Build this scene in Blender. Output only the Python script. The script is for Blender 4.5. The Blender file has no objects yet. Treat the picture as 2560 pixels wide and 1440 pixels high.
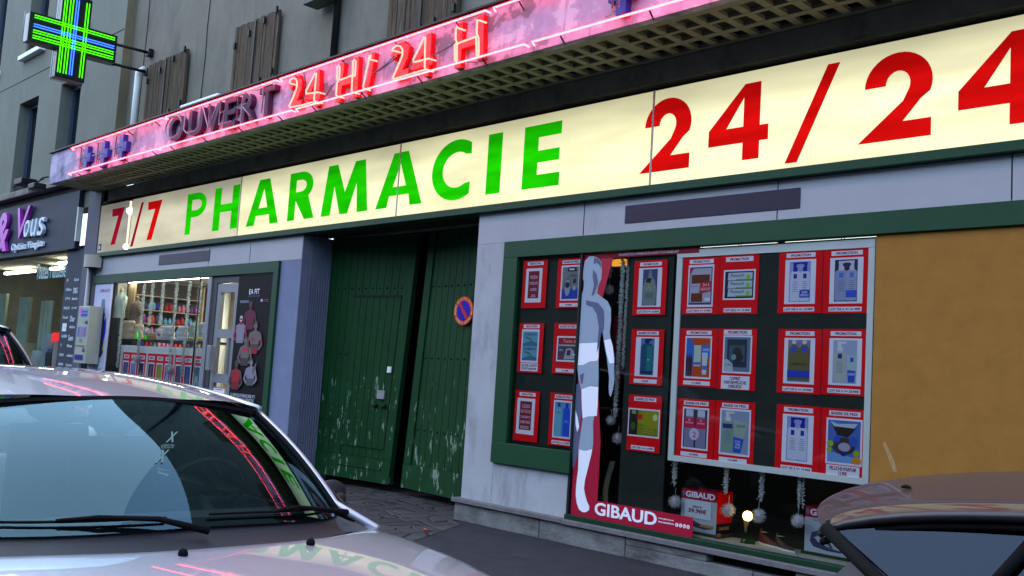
import bpy, bmesh, math, random
from mathutils import Vector, Matrix
random.seed(7)
RAD = math.radians
C = bpy.context.scene.collection

# ---------------------------------------------------------------- camera
EYE = (0.0, -6.4, 1.37)
FPX = 2450.0
ROT = ((0.6975063830272592, 0.022801968933833287, 0.7162156908704045),
       (0.7138164027858641, -0.10978317776572502, -0.6916746323189163),
       (0.06285689103097068, 0.9936939790963815, -0.0928508866813934))
cd = bpy.data.cameras.new("camera")
cam = bpy.data.objects.new("camera", cd)
C.objects.link(cam)
cd.sensor_width = 36.0
cd.lens = 36.0 * FPX / 2560.0
cd.clip_start = 0.05
cd.clip_end = 2000
cam.matrix_world = Matrix.Translation(EYE) @ Matrix(ROT).to_4x4()
sc = bpy.context.scene
sc.camera = cam

# ---------------------------------------------------------------- light
SUN_EL, SUN_AZ = 48.0, 245.0      # from the street side
w = bpy.data.worlds.new("World")
sc.world = w
w.use_nodes = True
nt = w.node_tree
bg = nt.nodes["Background"]
sky = nt.nodes.new("ShaderNodeTexSky")
sky.sky_type = 'NISHITA'
sky.sun_disc = False
sky.sun_elevation = RAD(SUN_EL)
sky.sun_rotation = RAD(SUN_AZ)
sky.dust_density = 2.0
sky.ozone_density = 3.0
hs = nt.nodes.new("ShaderNodeHueSaturation")
hs.inputs["Saturation"].default_value = 0.9
nt.links.new(sky.outputs[0], hs.inputs["Color"])
ov = nt.nodes.new("ShaderNodeMix")      # thin even cloud over the clear-sky colours
ov.data_type = 'RGBA'
ov.inputs[0].default_value = 0.88
ov.inputs[7].default_value = (5.2, 6.9, 10.2, 1)
nt.links.new(hs.outputs[0], ov.inputs[6])
nt.links.new(ov.outputs[2], bg.inputs[0])
bg.inputs[1].default_value = 0.15
sd = bpy.data.lights.new("sun", 'SUN')
sd.energy = 0.7
sd.angle = RAD(85)
sd.color = (1.0, 0.95, 0.9)
so = bpy.data.objects.new("sun", sd)
C.objects.link(so)
_a, _e = RAD(SUN_AZ), RAD(SUN_EL)
_d = Vector((math.sin(_a) * math.cos(_e), math.cos(_a) * math.cos(_e), math.sin(_e)))
so.rotation_euler = _d.to_track_quat('Z', 'Y').to_euler()
sc.view_settings.view_transform = 'Standard'
sc.view_settings.look = 'None'
sc.view_settings.exposure = 0.97
sc.view_settings.gamma = 1.0
sc.cycles.use_denoising = True
sc.cycles.max_bounces = 8
sc.cycles.transparent_max_bounces = 16
sc.cycles.sample_clamp_indirect = 4.0
sc.cycles.caustics_reflective = False
sc.cycles.caustics_refractive = False

# ---------------------------------------------------------------- picture to place
def ray(px, py):
    v = (px - 1280.0, 720.0 - py, -FPX)
    return [sum(ROT[i][j] * v[j] for j in range(3)) for i in range(3)]
def F(px, py, y=0.0):
    """real facade point (X, Z) on the vertical plane at depth y"""
    d = ray(px, py)
    t = (y - EYE[1]) / d[1]
    return (t * d[0], EYE[2] + t * d[2])
def R4(L, T, R, B, y=0.0):
    """upright rectangle x0,x1,z0,z1: L,R read at mid height, T,B at mid width"""
    mx, my = (L + R) / 2, (T + B) / 2
    return (F(L, my, y)[0], F(R, my, y)[0], F(mx, B, y)[1], F(mx, T, y)[1])
def zm(ox, oy, s):
    return lambda x, y: (ox + x / s, oy + y / s)
Z7 = zm(1660, 560, 2.181); Z6 = zm(1220, 560, 2.88); Z8 = zm(1220, 960, 3.0)
def RZ(z, L, T, R, B, y=0.0):
    a = z(L, T); b = z(R, B)
    return R4(a[0], a[1], b[0], b[1], y)

# ---------------------------------------------------------------- materials
def lin(c):
    return tuple(((v / 255.0) / 12.92 if v <= 10.31475 else ((v / 255.0 + 0.055) / 1.055) ** 2.4) for v in c)
MC = {}
ALB = 0.72
PRINTED = set()
def mat(name, col, rough=0.6, metal=0.0, var=0.0, vscale=3.0, bump=0.0, bscale=40.0, coat=0.0, emit=None, es=0.0,
        spec=0.3, dirt=None, stretch=None):
    """procedural material: colour broken up by noise, optional bump and stains with a shape of their own"""
    if name in MC: return MC[name]
    if name not in PRINTED:
        col = tuple(c * ALB for c in col)
        if dirt: dirt = (tuple(c * ALB for c in dirt[0]),) + tuple(dirt[1:])
    m = bpy.data.materials.new(name); m.use_nodes = True
    n = m.node_tree; b = n.nodes["Principled BSDF"]
    b.inputs["Roughness"].default_value = rough
    b.inputs["Metallic"].default_value = metal
    b.inputs["Specular IOR Level"].default_value = spec
    if coat:
        b.inputs["Coat Weight"].default_value = coat
        b.inputs["Coat Roughness"].default_value = 0.03
    b.inputs["Base Color"].default_value = (*col, 1)
    tc = None
    def coords():
        t = n.nodes.new("ShaderNodeNewGeometry")
        mp = n.nodes.new("ShaderNodeMapping")
        n.links.new(t.outputs["Position"], mp.inputs[0])
        return mp
    if var or dirt:
        mp = coords()
        if stretch: mp.inputs["Scale"].default_value = stretch
        no = n.nodes.new("ShaderNodeTexNoise"); no.inputs["Scale"].default_value = vscale
        no.inputs["Detail"].default_value = 6; no.inputs["Roughness"].default_value = 0.65
        n.links.new(mp.outputs[0], no.inputs[0])
        cr = n.nodes.new("ShaderNodeMix"); cr.data_type = 'RGBA'
        cr.inputs[6].default_value = (*[max(0, c * (1 - var)) for c in col], 1)
        cr.inputs[7].default_value = (*[min(1, c * (1 + var)) for c in col], 1)
        rp = n.nodes.new("ShaderNodeMapRange"); rp.inputs[1].default_value = 0.3; rp.inputs[2].default_value = 0.7
        n.links.new(no.outputs[0], rp.inputs[0]); n.links.new(rp.outputs[0], cr.inputs[0])
        out = cr.outputs[2]
        if dirt:
            dcol, dscale, lo, hi, dstr = dirt
            mp2 = coords(); mp2.inputs["Scale"].default_value = dstr
            n2 = n.nodes.new("ShaderNodeTexNoise"); n2.inputs["Scale"].default_value = dscale
            n2.inputs["Detail"].default_value = 8; n2.inputs["Roughness"].default_value = 0.7
            n.links.new(mp2.outputs[0], n2.inputs[0])
            r2 = n.nodes.new("ShaderNodeMapRange"); r2.inputs[1].default_value = lo; r2.inputs[2].default_value = hi
            n.links.new(n2.outputs[0], r2.inputs[0])
            m2 = n.nodes.new("ShaderNodeMix"); m2.data_type = 'RGBA'
            n.links.new(r2.outputs[0], m2.inputs[0]); n.links.new(out, m2.inputs[6])
            m2.inputs[7].default_value = (*dcol, 1)
            out = m2.outputs[2]
        n.links.new(out, b.inputs["Base Color"])
    if bump:
        mp3 = coords()
        n3 = n.nodes.new("ShaderNodeTexNoise"); n3.inputs["Scale"].default_value = bscale
        n3.inputs["Detail"].default_value = 5
        n.links.new(mp3.outputs[0], n3.inputs[0])
        bp = n.nodes.new("ShaderNodeBump"); bp.inputs["Strength"].default_value = bump
        bp.inputs["Distance"].default_value = 0.02
        n.links.new(n3.outputs[0], bp.inputs["Height"]); n.links.new(bp.outputs[0], b.inputs["Normal"])
    if emit is not None:
        b.inputs["Emission Color"].default_value = (*emit, 1)
        b.inputs["Emission Strength"].default_value = es
    MC[name] = m
    return m
def emis(name, col, s, var=0.0, scale=(0.7, 1, 3.0)):
    if name in MC: return MC[name]
    s *= .72
    m = bpy.data.materials.new(name); m.use_nodes = True
    n = m.node_tree
    b = n.nodes["Principled BSDF"]
    b.inputs["Base Color"].default_value = (*[c * 0.02 for c in col], 1)
    b.inputs["Roughness"].default_value = 0.5
    b.inputs["Specular IOR Level"].default_value = 0.0
    b.inputs["Emission Color"].default_value = (*col, 1)
    b.inputs["Emission Strength"].default_value = s
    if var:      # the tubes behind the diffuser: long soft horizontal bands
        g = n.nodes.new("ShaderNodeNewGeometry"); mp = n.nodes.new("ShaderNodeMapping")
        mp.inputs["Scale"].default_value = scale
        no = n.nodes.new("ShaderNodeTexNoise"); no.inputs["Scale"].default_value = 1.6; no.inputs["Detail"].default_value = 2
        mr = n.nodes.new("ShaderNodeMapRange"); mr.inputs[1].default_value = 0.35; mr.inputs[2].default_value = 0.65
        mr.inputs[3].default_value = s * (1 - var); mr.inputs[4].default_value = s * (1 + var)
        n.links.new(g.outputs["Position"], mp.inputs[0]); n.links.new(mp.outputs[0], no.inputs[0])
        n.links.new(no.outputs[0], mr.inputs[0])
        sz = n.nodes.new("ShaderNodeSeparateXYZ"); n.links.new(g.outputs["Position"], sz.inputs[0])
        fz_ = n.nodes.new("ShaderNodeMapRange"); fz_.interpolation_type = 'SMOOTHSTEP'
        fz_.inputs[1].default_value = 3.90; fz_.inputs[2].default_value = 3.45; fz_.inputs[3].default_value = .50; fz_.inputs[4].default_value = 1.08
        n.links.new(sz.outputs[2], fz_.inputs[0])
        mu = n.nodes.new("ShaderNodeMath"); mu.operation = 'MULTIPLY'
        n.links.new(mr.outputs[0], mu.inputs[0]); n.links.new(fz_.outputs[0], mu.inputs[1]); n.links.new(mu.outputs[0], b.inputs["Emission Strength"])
    MC[name] = m
    return m
def glass(name, tint=(1, 1, 1), ior=1.5, boost=1.0, rough=0.0, gtint=(1, 1, 1)):
    if name in MC: return MC[name]
    m = bpy.data.materials.new(name); m.use_nodes = True
    n = m.node_tree; n.nodes.clear()
    o = n.nodes.new("ShaderNodeOutputMaterial"); mx = n.nodes.new("ShaderNodeMixShader")
    t = n.nodes.new("ShaderNodeBsdfTransparent"); t.inputs[0].default_value = (*tint, 1)
    g = n.nodes.new("ShaderNodeBsdfGlossy"); g.inputs["Roughness"].default_value = rough; g.inputs[0].default_value = (*[c * .75 for c in gtint], 1)
    fr = n.nodes.new("ShaderNodeFresnel"); fr.inputs[0].default_value = ior
    mm = n.nodes.new("ShaderNodeMath"); mm.operation = 'MULTIPLY'; mm.inputs[1].default_value = boost; mm.use_clamp = True
    n.links.new(fr.outputs[0], mm.inputs[0]); n.links.new(mm.outputs[0], mx.inputs[0])
    n.links.new(t.outputs[0], mx.inputs[1]); n.links.new(g.outputs[0], mx.inputs[2]); n.links.new(mx.outputs[0], o.inputs[0])
    MC[name] = m
    return m

def pl(name, rgb, **k):      # a printed / plain colour given as it looks under flat light
    PRINTED.add(name)
    return mat(name, lin(rgb), **k)

# setting
M_ROAD = mat('asphalt', (.035, .036, .042), .85, var=.3, vscale=6, bump=.5, bscale=180, dirt=((.02, .02, .024), 1.2, .55, .75, (1, 1, 1)))
M_WALK = mat('pavement_asphalt', (.034, .035, .044), .8, var=.28, vscale=5, bump=.45, bscale=160, dirt=((.085, .085, .09), 24, .66, .74, (1, 1, 1)))
M_KERB = mat('kerb_stone', (.22, .21, .2), .8, var=.2, bump=.3)
M_WHITE = mat('white_cladding', (.53, .57, .61), .45, var=.05, vscale=2.5, dirt=((.3, .31, .33), 2.2, .62, .85, (1, 1, .6)))
M_WHITE2 = mat('white_render', (.54, .575, .61), .7, var=.08, vscale=3, bump=.12, bscale=60, dirt=((.27, .28, .29), 2.6, .50, .78, (1.6, 1, .5)))
M_BLUEW = mat('pale_blue_render', (.24, .30, .46), .75, var=.08, vscale=4, bump=.1, bscale=70)
M_REVEAL = mat('grey_fluted_stone', (.2, .24, .33), .7, var=.12, vscale=5, bump=.1)
M_GREEN = mat('green_trim_paint', (.008, .075, .028), .5, var=.12, vscale=2)
M_GREEND = mat('green_trim_dark', (.008, .05, .022), .4, var=.12)
M_PLAST = mat('grey_plaster', (.235, .225, .172), .85, var=.14, vscale=1.4, bump=.25, bscale=30, dirt=((.13, .125, .11), 1.1, .5, .75, (1.5, 1, .45)))
M_PLAST2 = mat('neighbour_plaster', (.225, .25, .20), .85, var=.1, vscale=1.2, bump=.2, bscale=30, dirt=((.16, .17, .165), .9, .55, .8, (1.5, 1, .4)))
M_OCHRE = mat('ochre_side_face', (.25, .22, .13), .85, var=.2, vscale=2.5)
M_CONC = mat('concrete', (.29, .29, .25), .85, var=.18, vscale=3, bump=.3, bscale=50, dirt=((.1, .1, .085), 2.0, .5, .7, (1, 1, 1)))
M_SOFF = mat('soffit_concrete', (.34, .35, .25), .8, var=.12, vscale=4, bump=.15, bscale=60, dirt=((.14, .14, .1), 3.0, .58, .75, (.6, 1, 1)))
M_STONE = mat('plinth_stone', (.27, .27, .265), .8, var=.2, vscale=5, bump=.35, bscale=40, dirt=((.1, .1, .095), 3.2, .48, .68, (.6, 1, 1.6)))
M_LEDGE = mat('ledge_stone', (.2, .195, .2), .6, var=.2, vscale=9, bump=.2, bscale=60)
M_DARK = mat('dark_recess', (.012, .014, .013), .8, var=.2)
M_BLACKM = mat('black_metal', (.015, .017, .019), .5, metal=.3, var=.2)
M_ALU = mat('aluminium', (.36, .39, .42), .4, metal=.35, var=.06)
M_PIPE = mat('zinc_pipe', (.45, .47, .49), .5, metal=.3, var=.12)
PRINTED.add('white_paint'); M_WHITEP = mat('white_paint', (.78, .85, .82), .45, var=.05)
M_CREAM = mat('cream_plastic', (.62, .62, .5), .45, var=.06)

# peeling painted wood of the gate: pale flakes with a shape of their own
def gate_material():
    m = bpy.data.materials.new('peeling_green_wood'); m.use_nodes = True
    n = m.node_tree; b = n.nodes["Principled BSDF"]
    b.inputs["Roughness"].default_value = .6; b.inputs["Specular IOR Level"].default_value = .2
    g = n.nodes.new("ShaderNodeNewGeometry")
    sx = n.nodes.new("ShaderNodeSeparateXYZ"); n.links.new(g.outputs["Position"], sx.inputs[0])
    mp = n.nodes.new("ShaderNodeMapping"); mp.inputs["Scale"].default_value = (9.5, 9.5, 2.6)
    n.links.new(g.outputs["Position"], mp.inputs[0])
    no = n.nodes.new("ShaderNodeTexNoise"); no.inputs["Scale"].default_value = 1.7; no.inputs["Detail"].default_value = 7; no.inputs["Roughness"].default_value = .62
    n.links.new(mp.outputs[0], no.inputs[0])
    # flakes are common up to hand height, rarer above
    hr = n.nodes.new("ShaderNodeMapRange"); hr.inputs[1].default_value = 1.15; hr.inputs[2].default_value = 1.9
    hr.inputs[3].default_value = .0; hr.inputs[4].default_value = .2
    n.links.new(sx.outputs[2], hr.inputs[0])
    sb = n.nodes.new("ShaderNodeMath"); sb.operation = 'SUBTRACT'
    n.links.new(no.outputs[0], sb.inputs[0]); n.links.new(hr.outputs[0], sb.inputs[1])
    th = n.nodes.new("ShaderNodeMapRange"); th.inputs[1].default_value = .60; th.inputs[2].default_value = .635
    n.links.new(sb.outputs[0], th.inputs[0])
    n2 = n.nodes.new("ShaderNodeTexNoise"); n2.inputs["Scale"].default_value = 2.2; n2.inputs["Detail"].default_value = 6
    m2p = n.nodes.new("ShaderNodeMapping"); m2p.inputs["Scale"].default_value = (3, 3, 1)
    n.links.new(g.outputs["Position"], m2p.inputs[0]); n.links.new(m2p.outputs[0], n2.inputs[0])
    c1 = n.nodes.new("ShaderNodeMix"); c1.data_type = 'RGBA'
    c1.inputs[6].default_value = (.0025, .030, .007, 1); c1.inputs[7].default_value = (.005, .066, .017, 1)
    n.links.new(n2.outputs[0], c1.inputs[0])
    n3 = n.nodes.new("ShaderNodeTexNoise"); n3.inputs["Scale"].default_value = 30; n3.inputs["Detail"].default_value = 4
    n.links.new(g.outputs["Position"], n3.inputs[0])
    fc = n.nodes.new("ShaderNodeMix"); fc.data_type = 'RGBA'
    fc.inputs[6].default_value = (.09, .16, .1, 1); fc.inputs[7].default_value = (.32, .4, .33, 1)
    n.links.new(n3.outputs[0], fc.inputs[0])
    c2 = n.nodes.new("ShaderNodeMix"); c2.data_type = 'RGBA'
    n.links.new(th.outputs[0], c2.inputs[0]); n.links.new(c1.outputs[2], c2.inputs[6]); n.links.new(fc.outputs[2], c2.inputs[7])
    n.links.new(c2.outputs[2], b.inputs["Base Color"])
    bp = n.nodes.new("ShaderNodeBump"); bp.inputs["Strength"].default_value = .5; bp.inputs["Distance"].default_value = .01
    n.links.new(no.outputs[0], bp.inputs["Height"]); n.links.new(bp.outputs[0], b.inputs["Normal"])
    return m
M_GATE = gate_material()

def fascia_material():
    """canopy edge render, neon and sky light tinted into its colours, its old paint flaking off in sharp-edged patches"""
    m = bpy.data.materials.new('flaking_tinted_fascia'); m.use_nodes = True
    n = m.node_tree; b = n.nodes["Principled BSDF"]; b.inputs["Roughness"].default_value = .75
    g = n.nodes.new("ShaderNodeNewGeometry"); mp = n.nodes.new("ShaderNodeMapping")
    mp.inputs["Scale"].default_value = (1, 1, 1.3); n.links.new(g.outputs["Position"], mp.inputs[0])
    no = n.nodes.new("ShaderNodeTexNoise"); no.inputs["Scale"].default_value = 3.2; no.inputs["Detail"].default_value = 8; no.inputs["Roughness"].default_value = .6
    n.links.new(mp.outputs[0], no.inputs[0])
    cr = n.nodes.new("ShaderNodeValToRGB"); e = cr.color_ramp
    e.elements[0].position = .40; e.elements[0].color = (.15, .14, .2, 1)
    e.elements[1].position = .43; e.elements[1].color = (.31, .26, .42, 1)  # lavender tones put pink neon and blue sky light into the paint
    k = e.elements.new(.56); k.color = (.38, .33, .5, 1)
    k = e.elements.new(.575); k.color = (.52, .45, .6, 1)
    n.links.new(no.outputs[0], cr.inputs[0])
    n2 = n.nodes.new("ShaderNodeTexNoise"); n2.inputs["Scale"].default_value = 5; n2.inputs["Detail"].default_value = 6
    m2 = n.nodes.new("ShaderNodeMapping"); m2.inputs["Scale"].default_value = (3, 1, .5); n.links.new(g.outputs["Position"], m2.inputs[0]); n.links.new(m2.outputs[0], n2.inputs[0])
    r2 = n.nodes.new("ShaderNodeMapRange"); r2.inputs[1].default_value = .56; r2.inputs[2].default_value = .75
    n.links.new(n2.outputs[0], r2.inputs[0])
    mx = n.nodes.new("ShaderNodeMix"); mx.data_type = 'RGBA'; mx.inputs[7].default_value = (.16, .15, .2, 1)
    n.links.new(r2.outputs[0], mx.inputs[0]); n.links.new(cr.outputs[0], mx.inputs[6]); n.links.new(mx.outputs[2], b.inputs["Base Color"])
    bp = n.nodes.new("ShaderNodeBump"); bp.inputs["Strength"].default_value = .3; bp.inputs["Distance"].default_value = .01
    n.links.new(cr.outputs[0], bp.inputs["Height"]); n.links.new(bp.outputs[0], b.inputs["Normal"])
    return m
M_FASC = fascia_material()

def cobble_material():
    m = bpy.data.materials.new('worn_cobbles'); m.use_nodes = True
    n = m.node_tree; b = n.nodes["Principled BSDF"]; b.inputs["Roughness"].default_value = .6
    g = n.nodes.new("ShaderNodeNewGeometry"); mp = n.nodes.new("ShaderNodeMapping"); mp.inputs["Scale"].default_value = (4.2, 5.5, 0)
    n.links.new(g.outputs["Position"], mp.inputs[0])
    v = n.nodes.new("ShaderNodeTexVoronoi"); v.feature = 'DISTANCE_TO_EDGE'; v.inputs["Scale"].default_value = 1.0; v.inputs["Randomness"].default_value = .7
    n.links.new(mp.outputs[0], v.inputs[0])
    vc = n.nodes.new("ShaderNodeTexVoronoi"); vc.inputs["Scale"].default_value = 1.0; vc.inputs["Randomness"].default_value = .7
    n.links.new(mp.outputs[0], vc.inputs[0])
    sp = n.nodes.new("ShaderNodeSeparateColor"); n.links.new(vc.outputs["Color"], sp.inputs[0])
    mr = n.nodes.new("ShaderNodeMapRange"); mr.inputs[1].default_value = .0; mr.inputs[2].default_value = .07
    n.links.new(v.outputs[0], mr.inputs[0])
    st = n.nodes.new("ShaderNodeMix"); st.data_type = 'RGBA'; st.inputs[6].default_value = (.026, .025, .028, 1); st.inputs[7].default_value = (.062, .058, .058, 1)
    n.links.new(sp.outputs[0], st.inputs[0])
    mx = n.nodes.new("ShaderNodeMix"); mx.data_type = 'RGBA'; mx.inputs[6].default_value = (.006, .007, .007, 1)
    n.links.new(mr.outputs[0], mx.inputs[0]); n.links.new(st.outputs[2], mx.inputs[7]); n.links.new(mx.outputs[2], b.inputs["Base Color"])
    bp = n.nodes.new("ShaderNodeBump"); bp.inputs["Strength"].default_value = .8; bp.inputs["Distance"].default_value = .03
    n.links.new(mr.outputs[0], bp.inputs["Height"]); n.links.new(bp.outputs[0], b.inputs["Normal"])
    return m

def shutter_material():
    m = mat('weathered_brown_wood', (.10, .068, .04), .85, var=.85, vscale=5.0, bump=.4, bscale=20, stretch=(20, 20, .5),
            dirt=((.28, .25, .2), 3.0, .56, .68, (18, 18, .5)))
    return m

# ---------------------------------------------------------------- mesh building
class MB:
    def __init__(s): s.v = []; s.f = []; s.m = []; s.mats = []; s.sm = []
    def mi(s, m):
        if m not in s.mats: s.mats.append(m)
        return s.mats.index(m)
    def add(s, vs, fs, m, smooth=False):
        o = len(s.v); s.v += [tuple(p) for p in vs]; k = s.mi(m)
        for f in fs: s.f.append(tuple(i + o for i in f)); s.m.append(k); s.sm.append(smooth)
        return s
    def box(s, x0, x1, y0, y1, z0, z1, m, rot=None):
        vs = [(x, y, z) for x in (x0, x1) for y in (y0, y1) for z in (z0, z1)]
        if rot: vs = [rot(p) for p in vs]
        s.add(vs, [(0, 1, 3, 2), (4, 6, 7, 5), (0, 4, 5, 1), (2, 3, 7, 6), (0, 2, 6, 4), (1, 5, 7, 3)], m)
        return s
    def poly(s, pts, y0, y1, m):
        """flat outline [(x,z)..] facing the street at y0, thickness to y1"""
        a = sum(pts[i][0] * pts[(i + 1) % len(pts)][1] - pts[(i + 1) % len(pts)][0] * pts[i][1] for i in range(len(pts)))
        if a < 0: pts = pts[::-1]
        n = len(pts)
        s.add([(x, y0, z) for x, z in pts] + [(x, y1, z) for x, z in pts],
              [tuple(range(n)), tuple(range(2 * n - 1, n - 1, -1))] + [(i, n + i, n + (i + 1) % n, (i + 1) % n) for i in range(n)], m)
        return s
    def tube(s, pts, r, m, k=8, caps=True, radii=None):
        pts = [Vector(p) for p in pts]; vs = []; n = len(pts)
        up = None
        for i, p in enumerate(pts):
            t = (pts[min(i + 1, n - 1)] - pts[max(i - 1, 0)])
            t = t.normalized() if t.length > 1e-9 else Vector((0, 0, 1))
            if up is None:
                up = t.orthogonal().normalized()
            up = (up - t * up.dot(t)); up = up.normalized() if up.length > 1e-6 else t.orthogonal().normalized()
            b = t.cross(up); rr = radii[i] if radii else r
            for j in range(k):
                a = 2 * math.pi * j / k
                vs.append(p + (up * math.cos(a) + b * math.sin(a)) * rr)
        fs = [(i * k + j, i * k + (j + 1) % k, (i + 1) * k + (j + 1) % k, (i + 1) * k + j) for i in range(n - 1) for j in range(k)]
        if caps: fs += [tuple(range(k))[::-1], tuple((n - 1) * k + j for j in range(k))]
        s.add(vs, fs, m, True); return s
    def lathe(s, prof, c, m, k=16, axis='z'):
        vs = []; n = len(prof)
        for r, h in prof:
            for j in range(k):
                a = 2 * math.pi * j / k
                if axis == 'z': vs.append((c[0] + r * math.cos(a), c[1] + r * math.sin(a), c[2] + h))
                elif axis == 'y': vs.append((c[0] + r * math.cos(a), c[1] + h, c[2] + r * math.sin(a)))
                else: vs.append((c[0] + h, c[1] + r * math.cos(a), c[2] + r * math.sin(a)))
        fs = [(i * k + j, i * k + (j + 1) % k, (i + 1) * k + (j + 1) % k, (i + 1) * k + j) for i in range(n - 1) for j in range(k)]
        fs += [tuple(range(k))[::-1], tuple((n - 1) * k + j for j in range(k))]
        s.add(vs, fs, m, True); return s
    def grid(s, rows, m, smooth=True, close=False):
        nu = len(rows[0]); vs = [p for r in rows for p in r]
        fs = []
        for i in range(len(rows) - 1):
            for j in range(nu - (0 if close else 1)):
                j2 = (j + 1) % nu
                fs.append((i * nu + j, i * nu + j2, (i + 1) * nu + j2, (i + 1) * nu + j))
        s.add(vs, fs, m, smooth); return s
    def text(s, body, x0, x1, z0, z1, y0, y1, m, bold=0.0, fn=None, shear=0.0):
        vs, fs = text2d(body, bold, shear)
        xs = [p[0] for p in vs]; zs = [p[1] for p in vs]
        ax, bx, az, bz = min(xs), max(xs), min(zs), max(zs)
        q = [(x0 + (p[0] - ax) / (bx - ax) * (x1 - x0), z0 + (p[1] - az) / (bz - az) * (z1 - z0), p[2]) for p in vs]
        P = [(x, (y0 if d > 0 else y1), z) for x, z, d in q]
        if fn: P = [fn(p) for p in P]
        s.add(P, fs, m); return s
    def sphere(s, c, r, m, k=12, sz=(1, 1, 1)):
        rows = []
        for i in range(k // 2 + 1):
            t = math.pi * i / (k // 2)
            rows.append([(c[0] + r * sz[0] * math.sin(t) * math.cos(2 * math.pi * j / k), c[1] + r * sz[1] * math.sin(t) * math.sin(2 * math.pi * j / k), c[2] + r * sz[2] * math.cos(t)) for j in range(k)])
        s.grid(rows, m, True, True); return s
    def build(s, name, parent=None, bevel=0.0):
        me = bpy.data.meshes.new(name); me.from_pydata(s.v, [], s.f)
        for m in s.mats: me.materials.append(m)
        me.polygons.foreach_set('material_index', s.m); me.polygons.foreach_set('use_smooth', s.sm)
        me.update()
        o = bpy.data.objects.new(name, me); C.objects.link(o)
        if parent is not None:
            o.parent = parent
            o.matrix_parent_inverse = world_of(parent).inverted()
        if bevel:
            b = o.modifiers.new('bevel', 'BEVEL'); b.width = bevel; b.segments = 2; b.limit_method = 'ANGLE'
        return o
def world_of(o):
    m = Matrix.Translation(o.location)
    return m if o.parent is None else world_of(o.parent) @ o.matrix_parent_inverse @ m
TC = {}
def text2d(body, bold, shear=0.0):
    key = (body, bold, shear)
    if key in TC: return TC[key]
    cu = bpy.data.curves.new('t', 'FONT'); cu.body = body; cu.offset = bold; cu.extrude = .01; cu.resolution_u = 3
    cu.shear = shear; cu.align_x = 'CENTER'; cu.space_line = .9
    o = bpy.data.objects.new('t', cu); C.objects.link(o)
    dg = bpy.context.evaluated_depsgraph_get(); me = bpy.data.meshes.new_from_object(o.evaluated_get(dg))
    vs = [(v.co.x, v.co.y, v.co.z) for v in me.vertices]; fs = [tuple(p.vertices) for p in me.polygons]
    bpy.data.objects.remove(o); bpy.data.curves.remove(cu); bpy.data.meshes.remove(me)
    TC[key] = (vs, fs); return TC[key]
def shape(splines, y0, y1, m, name, parent, fn=None):
    """outlines with holes -> solid letter between y0 (street) and y1"""
    cu = bpy.data.curves.new('s', 'CURVE'); cu.dimensions = '2D'; cu.fill_mode = 'BOTH'; cu.extrude = .5
    for pts in splines:
        sp = cu.splines.new('POLY'); sp.points.add(len(pts) - 1); sp.use_cyclic_u = True
        for i, (x, z) in enumerate(pts): sp.points[i].co = (x, z, 0, 1)
    o = bpy.data.objects.new('s', cu); C.objects.link(o)
    dg = bpy.context.evaluated_depsgraph_get(); me = bpy.data.meshes.new_from_object(o.evaluated_get(dg))
    mb = MB(); mb.add([(v.co.x, y0 if v.co.z > 0 else y1, v.co.y) for v in me.vertices], [tuple(p.vertices) for p in me.polygons], m)
    bpy.data.objects.remove(o); bpy.data.curves.remove(cu); bpy.data.meshes.remove(me)
    return mb.build(name, parent)
def empty(name, loc, label=None, cat=None, group=None, kind=None):
    o = bpy.data.objects.new(name, None); C.objects.link(o); o.location = loc; o.empty_display_size = .1
    return tag(o, label, cat, group, kind)
def tag(o, label=None, cat=None, group=None, kind=None):
    if label: o['label'] = label
    if cat: o['category'] = cat
    if group: o['group'] = group
    if kind: o['kind'] = kind
    return o
def bx(name, x0, x1, y0, y1, z0, z1, m, parent=None, bevel=0.0):
    return MB().box(x0, x1, y0, y1, z0, z1, m).build(name, parent, bevel)
def arc(cx, cz, rx, rz, a0, a1, n=14):
    return [(cx + rx * math.cos(RAD(a0 + (a1 - a0) * i / n)), cz + rz * math.sin(RAD(a0 + (a1 - a0) * i / n))) for i in range(n + 1)]

# ================================================================ ground
o = MB(); o.box(-120, 120, -140, 60, -.6, -.135, M_ROAD); tag(o.build('road'), kind='structure')
bx_side = MB().box(-80, 60, -3.55, 1.2, -.13, 0.0, M_WALK); tag(bx_side.build('sidewalk'), kind='structure')
kb = MB()
for i in range(140):
    kb.box(-80 + i, -80 + i + .99, -3.72, -3.555, -.2, .004, M_KERB)
tag(kb.build('kerb'), kind='structure')
M_COB = cobble_material()
cb = MB()
cb.add([(-7.12, .9, .004), (-7.12, -.12, .004), (-6.9, -.2, .004), (-6.15, -1.6, .004), (-5.6, -3.5, .004), (-11.6, -3.5, .004), (-10.9, -.1, .004), (-10.5, .9, .004)], [(7, 6, 5, 4, 3, 2, 1, 0)], M_COB)
tag(cb.build('cobbled_crossing'), kind='structure')

# ================================================================ pharmacy building
XR = 4.0
PB = empty('pharmacy_building', (-7, .3, 0), 'grey plastered pharmacy building with white shop front, deep canopy and brown shutters', 'building')
# upper wall
bx('upper_wall', -16.575, XR, .15, .45, 4.3, 11.2, M_PLAST, PB)
MB().box(-16.575, XR, .5, 6, 11.0, 11.15, M_CONC).box(-16.575, XR, 5.9, 6.1, 0, 11, M_PLAST).build('roof', PB)
# low relief line where the wall steps and a few cracks
for x, z0, z1 in ((-13.75, 4.9, 11), (-16.0, 4.8, 11), (-5.1, 4.8, 11)):
    p = [(x + random.uniform(-.02, .02), .143, z0 + (z1 - z0) * i / 12) for i in range(13)]
    MB().tube(p, .006, M_BLACKM, 5).build('wall_cable', PB)
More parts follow.
